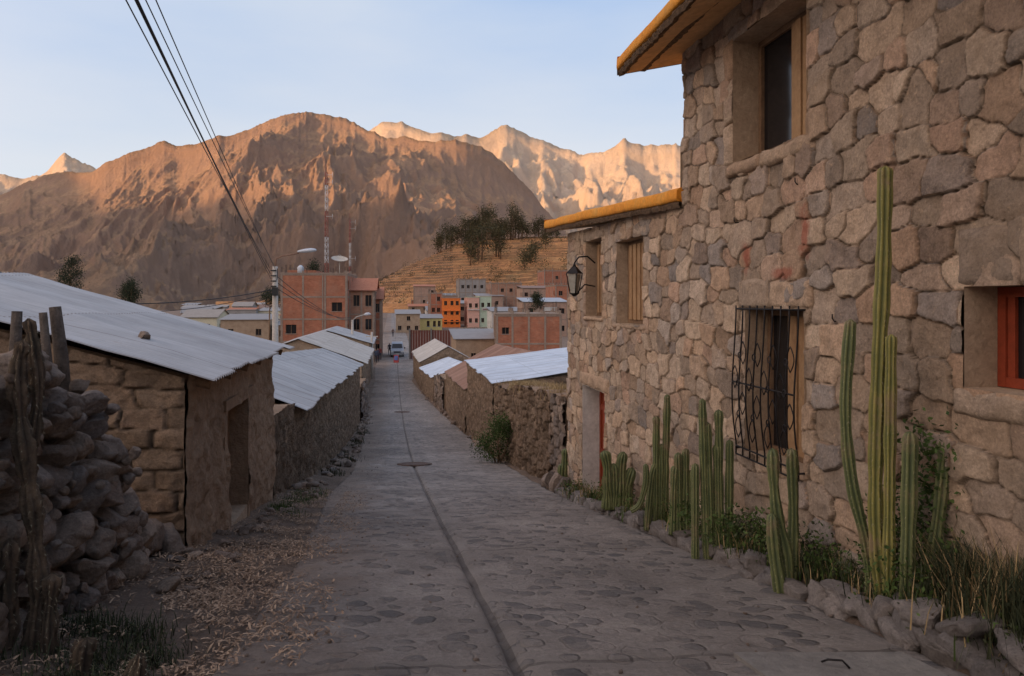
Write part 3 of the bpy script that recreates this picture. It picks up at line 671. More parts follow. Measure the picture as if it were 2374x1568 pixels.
for (u,v,Y) in ((2165,1020,4.1),(2165,1060,4.05),(2150,1110,4.1),(2150,1160,4.1),(2170,1200,4.1),(2120,1250,4.1),(2190,1280,4.0),(2060,1180,4.3),(2085,1320,4.0),(2160,1350,3.9),(2130,1300,4.1),(2060,1260,4.25),(2230,1330,3.9),(2200,1360,3.8),(1640,1210,6.1),(1900,1290,4.9),(1600,1190,6.5),(1760,1230,5.4),(1690,1220,5.8)):
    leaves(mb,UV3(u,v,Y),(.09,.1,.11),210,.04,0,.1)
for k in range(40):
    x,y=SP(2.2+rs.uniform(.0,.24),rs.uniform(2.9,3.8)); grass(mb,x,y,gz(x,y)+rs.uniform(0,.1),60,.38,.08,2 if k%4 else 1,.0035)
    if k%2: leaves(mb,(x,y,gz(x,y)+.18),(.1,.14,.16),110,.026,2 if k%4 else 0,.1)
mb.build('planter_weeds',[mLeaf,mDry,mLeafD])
# ============================================================ RIGHT SIDE WALLS / HOUSES
def PA(o,Y,s=0): return SP(o,Y,s)
def gline(Aa,Bb,off=-.3):
    Aa=np.array(Aa);Bb=np.array(Bb);L=np.linalg.norm(Bb-Aa)
    return lambda S: ground(Aa[0]+(Bb[0]-Aa[0])*S/L,Aa[1]+(Bb[1]-Aa[1])*S/L)+off
def lin(L,a,b,noise=0,seed=1): return lambda S: a+(b-a)*S/L+(fbm(S*1.3,S*0,4,seed)-.5)*noise
def dist(a,b): return math.hypot(a[0]-b[0],a[1]-b[1])
def wall(name,a,b,za,zb_,side,mat,core,step=.03,cw=.3,ch=.2,noise=.15,seed=1,th=.4,openings=(),**k):
    e=empty(name); L=dist(a,b); top=lin(L,za,zb_,noise,seed)
    relief('face',a,b,gline(a,b),top,step,cw,ch,mat,seed=seed,side=side,parent=e,openings=openings,**k)
    prism('core',a,b,gline(a,b),lambda S:top(S)-.02,th,core,side,n=60,parent=e,inset=.02 if not openings else .25); return e
wall('rubble_wall',PA(2.7,23.2),PA(2.62,14.4),-2.62,-1.85,1,mMudStone,mMud,.022,.3,.2,.35,11,.45,depth=.07,joint=.3,rough=.06,bulge=.2,fine=.2)
wall('stone_pillar',PA(2.6,14.5),PA(2.6,13.3),-1.75,-1.75,1,mFieldstone,mMud,.02,.3,.2,.2,12,.6,depth=.07,joint=.2,rough=.025)
wall('stone_pillar',PA(2.6,13.3),PA(2.6,13.3,1.3),-1.75,-1.6,1,mFieldstone,mMud,.02,.3,.2,.2,13,.5,depth=.07,joint=.2,rough=.025)
def ahouse(name,o,Ya,Yb,ea,eb,half,rise,side,roofm,wallm=mMudStone,corem=mMud,over=.3,step=.05,two=True,doors=(),gable_seed=3,cw=.3,ch=.2,gmat=None,o2=None,gk=None,street=True):
    e=empty(name); S=side; o2=o if o2 is None else o2
    a=PA(o,Ya); bfar=PA(o2,Yb)
    L=dist(a,bfar)
    if S>0: w0,w1,z0,z1=bfar,a,eb,ea
    else: w0,w1,z0,z1=a,bfar,ea,eb
    if street: relief('street_wall',w0,w1,gline(w0,w1),lin(L,z0,z1),step,cw,ch,wallm,seed=gable_seed,side=1,parent=e,depth=.03,joint=.35,rough=.05,bulge=.14,openings=doors,fine=.2)
    W=2*half if two else half
    ga=PA(o,Ya); gb=PA(o,Ya,S*W)
    def gt(Sv,flip,zz,WW=W):
        q=Sv if not flip else WW-Sv
        return zz-.02+rise*np.where(q<half,q/half,(WW-q)/half if two else 1)
    kk_=dict(depth=.03,joint=.3,rough=.03)
    if gk: kk_=gk
    if S>0: relief('gable_wall',ga,gb,gline(ga,gb),lambda v:gt(v,False,ea),step,cw,ch,gmat or wallm,seed=gable_seed+1,side=1,parent=e,**kk_)
    else: relief('gable_wall',gb,ga,gline(gb,ga),lambda v:gt(v,True,ea),step,gk and .36 or cw,gk and .165 or ch,gmat or wallm,seed=gable_seed+1,side=1,parent=e,**kk_)
    mb=MB(); 
    def T(s,Y,z): x,y=PA(o+(o2-o)*(Y-Ya)/(Yb-Ya),Y,S*s); return (x,y,z)
    i=.3
    pts=[(i,Ya+i),(W,Ya+i),(W,Yb),(i,Yb)]; eav=[ea,ea,eb,eb]
    bt=[T(s,Y,gz(*T(s,Y,0)[:2])-1) for s,Y in pts]; tp=[T(s,Y,z-.05) for (s,Y),z in zip(pts,eav)]
    mb.add(bt+tp,[(0,1,5,4),(1,2,6,5),(2,3,7,6),(3,0,4,7)],0)
    rn=T(half,Ya+i,ea+rise-.08); rf=T(half,Yb,eb+rise-.08)
    mb.add(tp+[rn,rf],[(0,1,4),(2,3,5)],0)
    mb.build('body',[corem],e)
    zo=rise/half*over
    Yn=Ya-over*.6; Yf=Yb+over*.5
    kk=(eb-ea)/(Yb-Ya)
    en=ea+kk*(Yn-Ya); ef=eb+kk*(Yf-Yb)
    corrug('roof_front',T(-over,Yn,en-zo+.05),T(-over,Yf,ef-zo+.05),T(half,Yn,en+rise+.05),T(half,Yf,ef+rise+.05),roofm,e,seed=gable_seed,pitch=.085 if step<.03 else (.12 if step<.06 else .22),amp=.010 if step<.03 else (.012 if step<.06 else .02),wav=.04)
    if two: corrug('roof_back',T(W+over,Yn,en-zo+.05),T(W+over,Yf,ef-zo+.05),T(half,Yn,en+rise+.053),T(half,Yf,ef+rise+.053),roofm,e,seed=gable_seed+2,pitch=.22,amp=.02,rows=6)
    return e
ahouse('blue_roof_house',2.7,23.6,32.1,-2.65,-2.62,6,.69,1,mTinB,mMudStone,mMudPale,.1,.04,False,gable_seed=21,gmat=mMudStone)
ahouse('rusty_roof_house',2.7,32.4,44.3,-3.85,-4.2,3.04,1.56,1,mTinR,mMudStone,mMudPale,.15,.06,True,gable_seed=24)
wall('rubble_wall',PA(2.35,50),PA(2.6,45),-4.9,-4.6,1,mFieldstone,mMud,.06,.5,.35,.6,31,.5,depth=.12,joint=.25,rough=.04)
ahouse('small_adobe_house',2.3,50.5,60,-5.2,-5.4,2.2,.8,1,mTinB,mMudStone,mMud,.2,.08,True,gable_seed=27,o2=1.8)
ahouse('tan_roof_house',1.8,60.5,76,-4.95,-5.1,2.2,1.2,1,mTinT,mMudStone,mMudPale,.2,.08,True,gable_seed=29,o2=1.6)
mb=MB()
for k in range(130):
    Yk=rs.uniform(14.5,23); x,y=SP(2.62+rs.uniform(.1,1.2),Yk); z=-1.85+(-2.62+1.85)*(Yk-14.4)/8.8+.02; grass(mb,x,y,z-.1,30,.26,.12,0,.006)
mb.build('dry_grass',[mDry])
mb=MB(); x,y=SP(2.35,20.3); zz=gz(x,y)
for k in range(9):
    a=rs.uniform(0,6.28); e=(x+math.cos(a)*.45,y+math.sin(a)*.5,zz+rs.uniform(.4,1.35)); mb.tube([(x,y,zz-.1),((x+e[0])/2,(y+e[1])/2,zz+.4),e],[.02,.014,.006],5,1)
    leaves(mb,e,(.3,.3,.32),420,.06,0,.2)
leaves(mb,(x,y,zz+.6),(.45,.5,.6),1500,.06,0,.5)
mb.build('green_bush',[mLeaf,mWood])
# ============================================================ LEFT SIDE
so=lambda Y:(Y-6.0)/.987
h1=ahouse('adobe_house',-2.26,6.0,10.4,-.60,-.62,3.24,.93,-1,mTin,mMudStone,mMud,.24,.018,True,gable_seed=41,gmat=mAdobeB,gk=dict(depth=.04,joint=.13,jit=.22,warp=.14,p=5,wvar=.12,rough=.025,ep=.5,bulge=.06),street=False)
a_=PA(-2.26,6.0); b_=PA(-2.26,10.4); LL=dist(a_,b_)
relief('plastered_wall',a_,b_,gline(a_,b_),lin(LL,-.6,-.62),.02,.9,.6,mMud,seed=44,side=1,parent=h1,depth=.01,joint=.4,rough=.035,bulge=.12,openings=[(so(7.5),so(8.55),-5,-1.1)])
d1=np.array(b_)-np.array(a_); d1/=np.linalg.norm(d1); n1=np.array([d1[1],-d1[0]])
def T1(s,h,z): return (a_[0]+d1[0]*s+n1[0]*h,a_[1]+d1[1]*s+n1[1]*h,z)
mb=MB(T1); s0,s1=so(7.5),so(8.55)
mb.box(s1-.005,s1+.1,-.3,.01,-3.2,-1.1,0); mb.box(s0-.1,s0+.005,-.3,.0,-3.2,-1.1,0); mb.box(s0-.2,s1+.2,-.3,.035,-1.1,-.99,1)
for k in range(6): mb.box(s0+.01+k*(s1-s0)/6,s0+(k+1)*(s1-s0)/6-.008,-.24,-.2,-3.2,-1.11,1)
mb.box(s0,s1,-.2,.0,-3.2,gz(*T1((s0+s1)/2,0,0)[:2])+.05,2)
mb.build('plank_door',[mMud,mWood,mMudPale],h1)
mb=MB(T1); 
for k in range(6): mb.tube([(.15+k*.8,.16,-.70),(.15+k*.8,-3.1,.20)],.04,7,0)
mb.build('roof_poles',[mWood],h1)
mb=MB(); p=SP(-2.9,6.9); rock(mb,(p[0],p[1],-.31),(.09,.07,.06),.2); mb.build('roof_stone',[mFieldstone])
wall('mud_wall',PA(-2.3,10.45),PA(-2.28,12.7),-1.62,-1.75,1,mMudStone,mMud,.022,.3,.2,.1,51,.4,depth=.03,joint=.3,rough=.04,bulge=.1,fine=.2)
ahouse('long_adobe_house',-2.28,12.72,38,-1.85,-3.2,1.85,.75,-1,mTin,mMudStone,mMud,.22,.035,True,gable_seed=53,cw=.26,ch=.18)
wall('rubble_wall',PA(-2.25,38.2),PA(-2.35,50),-4.4,-5.3,1,mFieldstone,mMud,.06,.5,.35,.5,55,.5,depth=.12,joint=.25,rough=.04)
ahouse('adobe_house',-2.7,50.5,70,-4.15,-4.4,4.2,1.6,-1,mTinT,mMudStone,mMudPale,.4,.08,True,gable_seed=57,gmat=mMudPale)
ahouse('adobe_house',-2.8,71,84,-4.0,-4.0,4,1.2,-1,mTin,mMudPale,mMudPale,.4,.1,True,gable_seed=59)
ahouse('adobe_house',-9.5,40,56,-3.2,-3.6,4,1.4,-1,mTinR,mMudStone,mMudPale,.4,.1,True,gable_seed=61)
mb=MB()
for k in range(150):
    Yk=rs.uniform(11,48); o_=-2.15+rs.uniform(0,.42)*(1 if rs.uniform()<.8 else 1.3); x,y=SP(o_,Yk); r=rs.uniform(.04,.15); rock(mb,(x,y,gz(x,y)+r*.3),(r,r*.9,r*.7),.1,ICO2)
for k in range(40):
    Yk=rs.uniform(26,60); x,y=SP(float(np.interp(Yk,RK,RR))+rs.uniform(-.1,.3),Yk); r=rs.uniform(.08,.22); rock(mb,(x,y,gz(x,y)+r*.3),(r,r*.9,r*.7),.1,ICO2)
IC3=ico(3)
for k in range(60):
    Yk=rs.uniform(4.6,10); x,y=SP(-2.2+rs.uniform(0,.45),Yk); r=rs.uniform(.02,.09); rock(mb,(x,y,gz(x,y)+r*.3),(r,r*.9,r*.6),.1,IC3)
mb.build('rubble_stones',[mFieldstone])
mb=MB(); 
for lay in range(12):
    for i in range(13):
        for dpt in range(3):
            Yk=2.9+i*.185+rs.uniform(-.05,.05)+(.09 if lay%2 else 0)
            topz=np.interp(Yk,[2.9,3.8,4.3,4.8,5.3],[-.25,-.36,-.52,-.92,-1.45]); x,y=SP(-2.38-dpt*.22+rs.uniform(-.05,.05)-lay*.012,Yk); z=gz(x,y)+.05+lay*.14+rs.uniform(-.02,.02)
            if z>topz+rs.uniform(-.08,.02): continue
            if dpt>=1 and z<topz-.5 and Yk<4.2: continue
            r=rs.uniform(.075,.135); rock(mb,(x,y,z),(r*rs.uniform(.9,1.2),r*rs.uniform(.9,1.4),r*rs.uniform(.7,.95)),.25,IC3 if dpt else ICO3,cuts=11,lo=.5)
            if dpt==0 and rs.uniform()<.5: x2,y2=SP(-2.32+rs.uniform(-.03,.03),Yk+.09); q=rs.uniform(.025,.05); rock(mb,(x2,y2,min(z+.07,topz-.05)),(q,q*1.2,q),.1,IC3)
for k in range(18):
    Yk=rs.uniform(4.4,6.1); x,y=SP(-2.45+rs.uniform(-.5,.15),Yk); r=rs.uniform(.10,.24); rock(mb,(x,y,gz(x,y)+r*.4),(r,r,r*.75),.2,ICO3)
mb.build('dry_stone_wall',[mFieldstone])
ob=prism('wall_core',SP(-2.75,2.6),SP(-2.75,5.2),-2.6,lambda S:np.interp(S,[0,1.3,2.0,2.7],[-.45,-.6,-1.0,-1.8]),.5,mMud,1)
ob.name='dry_stone_wall_fill'
cactus('dead_cactus',[(pth(3.35,(55,1640),(88,1350),(62,1100),(42,900),(52,790)),.042),(pth(3.45,(70,1050),(88,900),(66,740)),.032),(pth(3.3,(15,1640),(12,1450),(22,1250)),.045),(pth(3.35,(120,1640),(112,1480),(122,1330)),.04),(pth(3.2,(195,1640),(190,1540),(200,1480)),.05),(pth(3.15,(300,1640),(318,1560),(325,1515)),.05)],mCactDead,6,True,None,.30)
mb=MB(); 
for (u0,u1,v0,v1,Y,r) in ((150,128,900,712,4.5,.045),(112,100,900,725,4.4,.03),(20,40,900,722,4.6,.04)):
    p0=Vector(UV3(u0,v0+60,Y));p1=Vector(UV3(u1,v1,Y)); mb.tube([p0,(p0+p1)/2+Vector((.012,0,0)),p1],[r,r*.9,r*.75],9)
mb.build('wooden_posts',[M('old_post',(.06,.045,.035),(.15,.115,.09),14,.9,.02,50)])
mb=MB()
for k in range(30000):
    Yk=2.9+9.5*rs.uniform()**1.6; o_=-1.68+rs.normal()*.30 if rs.uniform()<.78 else rs.uniform(-2.3,-.95)
    if o_<-2.3: continue
    x,y=SP(o_,Yk)
    dn=float(fbm(np.array([x*3.1]),np.array([y*3.1]),3,77)[0])
    if rs.uniform()>max(0,dn-.34)*4.5: continue
    z=max(gz(x,y),float(zf(y))+.015 if o_>-1.35 else -99)+rs.uniform(.004,.04); a=rs.uniform(0,3.14); l=rs.uniform(.012,.075)*rs.uniform(.5,1); w=rs.uniform(.001,.005); t=rs.normal()*.25
    dx,dy=math.cos(a)*l/2,math.sin(a)*l/2; cx,cy=-math.sin(a)*w,math.cos(a)*w
    mb.add([(x-dx-cx,y-dy-cy,z-t*l/2),(x-dx+cx,y-dy+cy,z-t*l/2),(x+cx*1.5,y+cy*1.5,z+.004),(x+dx,y+dy,z+t*l/2),(x-cx*1.5,y-cy*1.5,z+.004)],[(0,4,3,2,1)],0,(rs.uniform()**1.5,0,1))
mb.build('straw_litter',[mStraw])
mb=MB()
for k in range(260):
    Yk=3+20*rs.uniform()**2; x,y=SP(rs.uniform(-1.4,2)if k%2 else rs.uniform(-1.5,-.8),Yk); r=rs.uniform(.005,.018); rock(mb,(x,y,float(zf(y))+.025),(r,r*.8,r*.6),0,ICO2,cuts=4)
mb.build('pebbles',[mFieldstone])
mb=MB()
for k in range(50):
    if k<22: Yk=rs.uniform(8.8,12.2); o_=-2.1+rs.uniform(0,.35)
    else: Yk=rs.uniform(3.0,3.8); o_=-1.8+rs.uniform(-.4,.15)
    x,y=SP(o_,Yk); z=gz(x,y); leaves(mb,(x,y,z+.03),(.12,.14,.05),60,.018,1 if k<22 else 0,.2); grass(mb,x,y,z-.02,60,.09,.09,1 if k<22 else 0,.003)
for k in range(14):
    Yk=rs.uniform(13,40); x,y=SP(-2.1+rs.uniform(0,.3),Yk); grass(mb,x,y,gz(x,y)-.02,50,.16,.15,0,.008)
mb.build('weeds',[mLeafD,mLeaf])
# ============================================================ UTILITY POLE, LAMP, WIRES
px,py=UX(638,35),35.0; zt_=VZ(618,35)
mb=MB(); mb.tube([(px,py,-8),(px,py,zt_)],[.19,.12],14,0)
mb.tube([(px,py,zt_-.1),(px+.05,py,zt_+.35),(px+.35,py,zt_+.5),(px+1.15,py-.1,zt_+.62)],.035,8,2)
mb.tube([(px+.02,py,zt_-.9),(px+.14,py-.1,zt_-.5),(px+.14,py-.1,zt_-.1)],.02,6,3)
for k in range(4): mb.tube([(px-.18,py-.1,zt_-.2-k*.25),(px+.1,py-.15,zt_-.2-k*.25)],.03,6,3)
mb.box(px-.06,px+.2,py-.3,py-.16,zt_-1.4,zt_-1.0,3)
secs=[(1.1,.05,.05),(1.2,.12,.08),(1.45,.16,.12),(1.75,.17,.13),(1.95,.12,.08),(2.0,.03,.02)]; vs=[];fs=[]
for (a,w,h) in secs:
    for k in range(12):
        t=2*math.pi*k/12; vs.append((px+a,py-.1+w*math.cos(t),zt_+.60+.08*a+(h*math.sin(t) if math.sin(t)>0 else h*.55*math.sin(t))))
for i in range(5):
    for k in range(12): fs.append((i*12+k,i*12+(k+1)%12,(i+1)*12+(k+1)%12,(i+1)*12+k))
mb.add(vs,fs,1,None,True)
mb.build('street_lamp',[mPole,flat('lamp_housing',(.55,.57,.6),.4),M('rusty_tube',(.2,.1,.06),(.3,.18,.12),8,.7,.002),mBlack])
def wire(mb,a,b,r,sag=.3,ext=1.25,n=26):
    a=Vector(a);b=Vector(b); 
    mb.tube([a.lerp(b,t*ext)-Vector((0,0,sag*4*t*(1-t)*(1 if t<1 else 0))) for t in np.linspace(0,1,n)],r,5,0)
mb=MB()
for (dx,dz),(ue,r) in zip([(-.2,0),(-.18,-.25),(-.15,-.5),(0.05,.05),(.1,-.15)],[(300,.009),(322,.016),(326,.012),(345,.008),(368,.008)]):
    wire(mb,(px+dx,py-.15,zt_-.1+dz),UV3(ue,0,8.5),r,.12)
wire(mb,(px-.1,py,zt_-1.1),UV3(430,692,30),.02,.15,1.5); wire(mb,(px-.1,py,zt_-1.2),UV3(400,705,30),.015,.3,1.5)
for q in range(3): wire(mb,(px,py,zt_-.4-q*.3),(UX(816,76),76,VZ(745,76)+q*.2),.018,.5,1.0)
mb.build('power_lines',[mBlack])
mb=MB(); x,y=UX(817,76),76; z=VZ(742,76); mb.tube([(x,y,-8),(x,y,z)],[.18,.12],10,0); mb.tube([(x,y,z-.1),(x+.4,y,z+.3),(x+1.3,y,z+.55)],.05,6,0); mb.tube([(x+1.2,y,z+.53),(x+1.4,y,z+.6),(x+1.7,y,z+.63),(x+1.9,y,z+.6)],[.06,.14,.15,.05],8,1)
mb.build('street_lamp',[mPole,flat('lamp_housing_b',(.55,.57,.6),.4)])
mb=MB(); x,y=UX(862,72),72; mb.tube([(x,y,-8),(x,y,VZ(770,72))],[.17,.11],10,0); mb.box(x-.6,x+.6,y-.05,y+.05,VZ(770,72)-.5,VZ(770,72)-.4,0); mb.build('utility_pole',[mPole])
# ============================================================ TOWN BUILDINGS
def building(name,uL,uR,vt,Y,depth,floors,nw,wm,trim=None,frame=False,yaw=.16,roof='flat',roofm=None,ww=1.0,wh=1.1,fh=None,parts=(),base=None,skip=.25):
    trim=trim or (mTrim if frame else mConc)
    w=(uR-uL)/F*Y/math.cos(yaw)*.97; X0=UX(uL,Y); zt=VZ(vt,Y); zb=(gz(X0,Y) if base is None else base)-.4; H=zt-zb-.4
    if fh is None: fh=H/floors
    mb=MB()
    def facade(Lf,T,nwin):
        xb=[0]; cw_=Lf/nwin
        W=min(ww,cw_*.5)
        for k in range(nwin): a=cw_*(k+.5)-W/2+random.uniform(-.12,.12)*cw_; xb+= [a,a+W]
        xb.append(Lf); zb_=[zb]
        for f in range(floors):
            z0=zt-(floors-f)*fh+fh*.32; zb_+= [z0,z0+min(wh,fh*.45)]
        zb_.append(zt)
        for i in range(len(xb)-1):
            for j in range(len(zb_)-1):
                x0,x1,z0,z1=xb[i],xb[i+1],zb_[j],zb_[j+1]
                if i%2==1 and j%2==1 and random.random()>skip:
                    d=.22
                    q=[(x0,0,z0),(x1,0,z0),(x1,0,z1),(x0,0,z1)]; qi=[(a,d,c) for a,_,c in q]
                    mb.add([T(*p) for p in q+qi],[(0,1,5,4),(1,2,6,5),(2,3,7,6),(3,0,4,7)],0)
                    mb.add([T(*p) for p in qi],[(0,1,2,3)],2)
                    for bx in ((x0,x0+.06),(x1-.06,x1),((x0+x1)/2-.03,(x0+x1)/2+.03)):
                        mb.add([T(bx[0],d-.05,z0),T(bx[1],d-.05,z0),T(bx[1],d-.05,z1),T(bx[0],d-.05,z1)],[(0,1,2,3)],3)
                    mb.add([T(x0-.05,-.06,z0-.08),T(x1+.05,-.06,z0-.08),T(x1+.05,-.06,z0),T(x0-.05,-.06,z0),T(x0-.05,0,z0),T(x1+.05,0,z0)],[(0,1,2,3),(3,2,5,4)],1)
                else: mb.add([T(x0,0,z0),T(x1,0,z0),T(x1,0,z1),T(x0,0,z1)],[(0,1,2,3)],0)
        if frame:
            for f in range(floors+1):
                z=zt-f*fh; 
                if z<zb+.5: continue
                za,zc=z-.2,z
                q=[T(-.03,-.04,za),T(Lf+.03,-.04,za),T(Lf+.03,-.04,zc),T(-.03,-.04,zc),T(-.03,.02,za),T(Lf+.03,.02,za),T(Lf+.03,.02,zc),T(-.03,.02,zc)]
                mb.add(q,[(0,1,2,3),(3,2,6,7),(0,4,5,1)],1)
            for k in range(0,nwin+1):
                x=min(max(cw_*k,.12),Lf-.12); q=[T(x-.11,-.05,zb),T(x+.11,-.05,zb),T(x+.11,-.05,zt),T(x-.11,-.05,zt),T(x-.11,.02,zb),T(x+.11,.02,zb),T(x+.11,.02,zt),T(x-.11,.02,zt)]
                mb.add(q,[(0,1,2,3),(0,3,7,4),(1,5,6,2)],1)
    nd=max(1,int(depth/w*nw+.5))
    facade(w,lambda x,y,z:(x,y,z),nw); facade(depth,lambda x,y,z:(w-y,x,z),nd)
    facade(w,lambda x,y,z:(w-x,depth-y,z),nw); facade(depth,lambda x,y,z:(y,depth-x,z),nd)
    if roof=='flat':
        mb.box(-.1,w+.1,-.1,depth+.1,zt+.001,zt+.14,1)
        if frame:
            for i in range(nw+1):
                for j in range(nd+1):
                    x=w*i/nw*.96+.1;y=depth*j/nd*.96+.1; hh=random.uniform(.2,.9); 
                    if random.random()<.6: mb.box(x-.12,x+.12,y-.12,y+.12,zt+.1,zt+.2+hh*.6,1)
                    for q in range(4): mb.box(x-.08+.12*(q%2),x-.065+.12*(q%2),y-.08+.12*(q//2),y-.065+.12*(q//2),zt+.18,zt+.6+hh,4)
    elif roof=='gable':
        r=min(1.6,depth*.22); o=.35; zt2=zt+.01
        mb.add([(-o,-o,zt2-.1),(w+o,-o,zt2-.1),(w+o,depth/2,zt2+r),(-o,depth/2,zt2+r),(w+o,depth+o,zt2-.1),(-o,depth+o,zt2-.1)],[(0,1,2,3),(3,2,4,5)],5)
        mb.add([(-o,-o,zt2-.2),(w+o,-o,zt2-.2),(w+o,depth/2,zt2+r-.1),(-o,depth/2,zt2+r-.1)],[(3,2,1,0)],5)
        mb.add([(0,0,zt),(0,depth/2,zt+r-.1),(0,depth,zt)],[(0,1,2)],0); mb.add([(w,0,zt),(w,depth/2,zt+r-.1),(w,depth,zt)],[(2,1,0)],0)
    elif roof=='shed':
        mb.add([(-.3,-.3,zt+.02),(w+.3,-.3,zt+.02),(w+.3,depth+.3,zt+.9),(-.3,depth+.3,zt+.9),(-.3,-.3,zt-.05),(w+.3,-.3,zt-.05),(w+.3,depth+.3,zt+.8),(-.3,depth+.3,zt+.8)],[(0,1,2,3),(4,7,6,5),(0,4,5,1),(1,5,6,2),(3,2,6,7)],5)
        mb.add([(0,depth,zt),(w,depth,zt),(w,depth,zt+.8),(0,depth,zt+.8)],[(0,1,2,3)],0)
    for (x0,x1,y0,y1,z0,z1,mi) in parts: mb.box(x0*w,x1*w,y0,y1,zt+z0,zt+z1,mi)
    ob=mb.build(name,[wm,trim,mGlass,mWood,mIron,roofm or mConc,mWhite,mBlue,mGate])
    ob.location=(X0,Y,0); ob.rotation_euler=(0,0,yaw); return ob,w,zt
bb,bw,bz=building('red_brick_building',651,806,635,90,11,4,3,mBrick,frame=True,ww=1.3,wh=1.1,yaw=.10,skip=.5,parts=((.0,.45,4,9,.2,.6,0),(.62,.64,-.06,.0,-8,0,1)))
building('arcade_brick_building',808,868,672,93,9,3,2,mBrick2,frame=True,ww=1.9,wh=1.7,yaw=.14,roof='gable',roofm=mTile,skip=.1)
building('tiled_porch_house',862,884,692,97,10,3,1,mBrick,frame=True,ww=.8,yaw=.16,roof='gable',roofm=mTile)
building('orange_building',1026,1068,693,190,9,3,3,mOrange,mOrange,ww=.9,wh=1.2,skip=0,parts=((.0,1.0,-.5,.0,-3.2,-3.0,0),(.0,1.0,-.5,-.05,-6.0,-5.8,0)))
building('brick_building',997,1026,680,193,10,3,2,mBrick,frame=True,ww=1)
building('pink_and_green_building',1084,1112,690,190,9,2,2,mPink,mGreenP,ww=1.1,skip=0,parts=((-.02,1.0,-.4,0,-3.3,-3.1,6),))
building('pale_green_building',1112,1140,688,191,9,2,2,mGreenP,mCream,ww=1.1,skip=0,parts=((.2,.8,-.3,-.1,-3.6,-2.9,6),(.25,.75,-.33,-.3,-3.4,-3.15,8)))
building('brick_building',1150,1307,730,80,9,2,4,mBrick,frame=True,ww=.8,wh=.7,yaw=.05,skip=.75)
building('brick_building',1138,1212,657,232,12,3,4,mBrick2,frame=True)
building('grey_block_building',1064,1128,648,262,12,3,4,mGrayB,frame=True)
building('brick_building',1212,1286,668,205,10,3,4,mBrick3,frame=True,roof='shed',roofm=mTinR)
building('brick_building',1262,1322,628,250,12,4,3,mBrick,frame=True,skip=.6)
building('brick_building',1288,1345,662,180,12,3,2,mBrick,frame=True,skip=.6)
building('yellow_shop',974,1026,738,176,7,1,4,mYel,mBlue,ww=1.4,wh=1.4,roof='shed',roofm=mTin)
building('adobe_shop',918,974,728,165,8,2,3,mMudPale,ww=.8,wh=.9,roof='shed',roofm=mTin)
building('brick_building',960,1010,664,285,10,3,3,mBrick3,frame=True,roof='shed',roofm=mTile)
building('white_house',1140,1215,722,160,8,1,3,mWhite,ww=1.0,roof='shed',roofm=mTin)
building('hostel_building',1215,1320,700,150,8,2,4,mBrick3,frame=True,ww=1.3,roof='shed',roofm=mTinB,parts=((.45,.75,-.2,-.1,-1.9,-1.1,6),))
building('flat_roof_shed',1057,1166,786,84,7,1,4,mMudPale,ww=.6,wh=.6,roof='shed',roofm=mTin)
mb=MB(); 
for k in range(16):
    x0=UX(950,97)+k*.36; mb.box(x0,x0+.3,97,97.06,-8,VZ(766,97)-(.0 if k%8 else -.05),0)
for k in range(3): x0=UX(950,97)+k*2.85-.1; mb.box(x0,x0+.2,96.8,97,-8,VZ(762,97),1)
mb.build('metal_gate',[mGate,mConc])
mb=MB(); 
for k in range(14): leaves(mb,(UX(1072+k*5.4,112),112+rs.uniform(-.5,.5),VZ(768,112)-.3),(.5,.6,.7),200,.16,0,.3)
mb.build('hedge',[mLeaf])
random.seed(21)
mats=[(mBrick,True),(mBrick2,True),(mBrick3,True),(mMudPale,False),(mMud,False),(mGrayB,False),(mBrick2,True),(mMudPale,False),(mCream,False),(mWhite,False)]
cnt=0
for Y in (118,135,160,185,205,228,248,270,292,315):
    u=300 if Y<140 else 420
    while u<1480:
        w=random.uniform(6,12)/Y*F
        ok=True
        gu=CU+F*(g(Y))/Y
        if abs(u+w/2-gu)<w/2+F*4.5/Y: ok=False
        vt=CV-F*(float(zf(Y))+ (random.uniform(2.6,4.2) if (u<900 or Y<170) else random.choice([3,4,5.5,6,8])))/Y
        if ok and not(Y<200 and 955<u+w and u<1330) and not(Y<125 and u+w>600 and u<900):
            m_,fr2=random.choice(mats); rf=random.choice(['shed','gable','shed','flat'] if not fr2 else ['flat','flat','shed'])
            building('brick_house' if fr2 else 'plastered_house',u,u+w,vt,Y+random.uniform(-4,4),random.uniform(6,9),2 if vt<715 and u>900 else 1,random.choice([2,3]),m_,frame=fr2,roof=rf,roofm=random.choice([mTin,mTin,mTinT,mTinR,mTile]),ww=1,yaw=.16+random.uniform(-.12,.12)); cnt+=1
        u+=w+random.uniform(0,30)/Y*F*.4
mb=MB(); cx,cy,cz=UX(787,94),94,VZ(606,94); ax=Vector((.15,-.35,.92)).normalized(); e1=ax.cross(Vector((1,0,0))).normalized(); e2=ax.cross(e1); vs=[];fs=[]
for i in range(7):
    r=1.05*i/6
    for k in range(20):
        t=2*math.pi*k/20; vs.append(Vector((cx,cy,cz))+e1*r*math.cos(t)+e2*r*math.sin(t)+ax*(.38*(i/6)**2))
for i in range(6):
    for k in range(20): fs.append((i*20+k,i*20+(k+1)%20,(i+1)*20+(k+1)%20,(i+1)*20+k))
mb.add([tuple(v) for v in vs],fs,0,None,True)
for k in (0,7,13): mb.tube([vs[120+k],Vector((cx,cy,cz))+ax*.9],.02,4)
mb.tube([(cx,cy,cz),(cx,cy,bz-.1)],.06,6)
mb.build('satellite_dish',[flat('dish_paint',(.5,.45,.38),.5)])
mb=MB(); x,y,z=UX(697,93),93,bz+.15; mb.tube([(x,y,z),(x,y,z+.75),(x,y,z+.85),(x,y,z+1.05)],[.4,.4,.34,.12],16); mb.build('water_tank',[flat('tank_white',(.55,.57,.6),.5)])
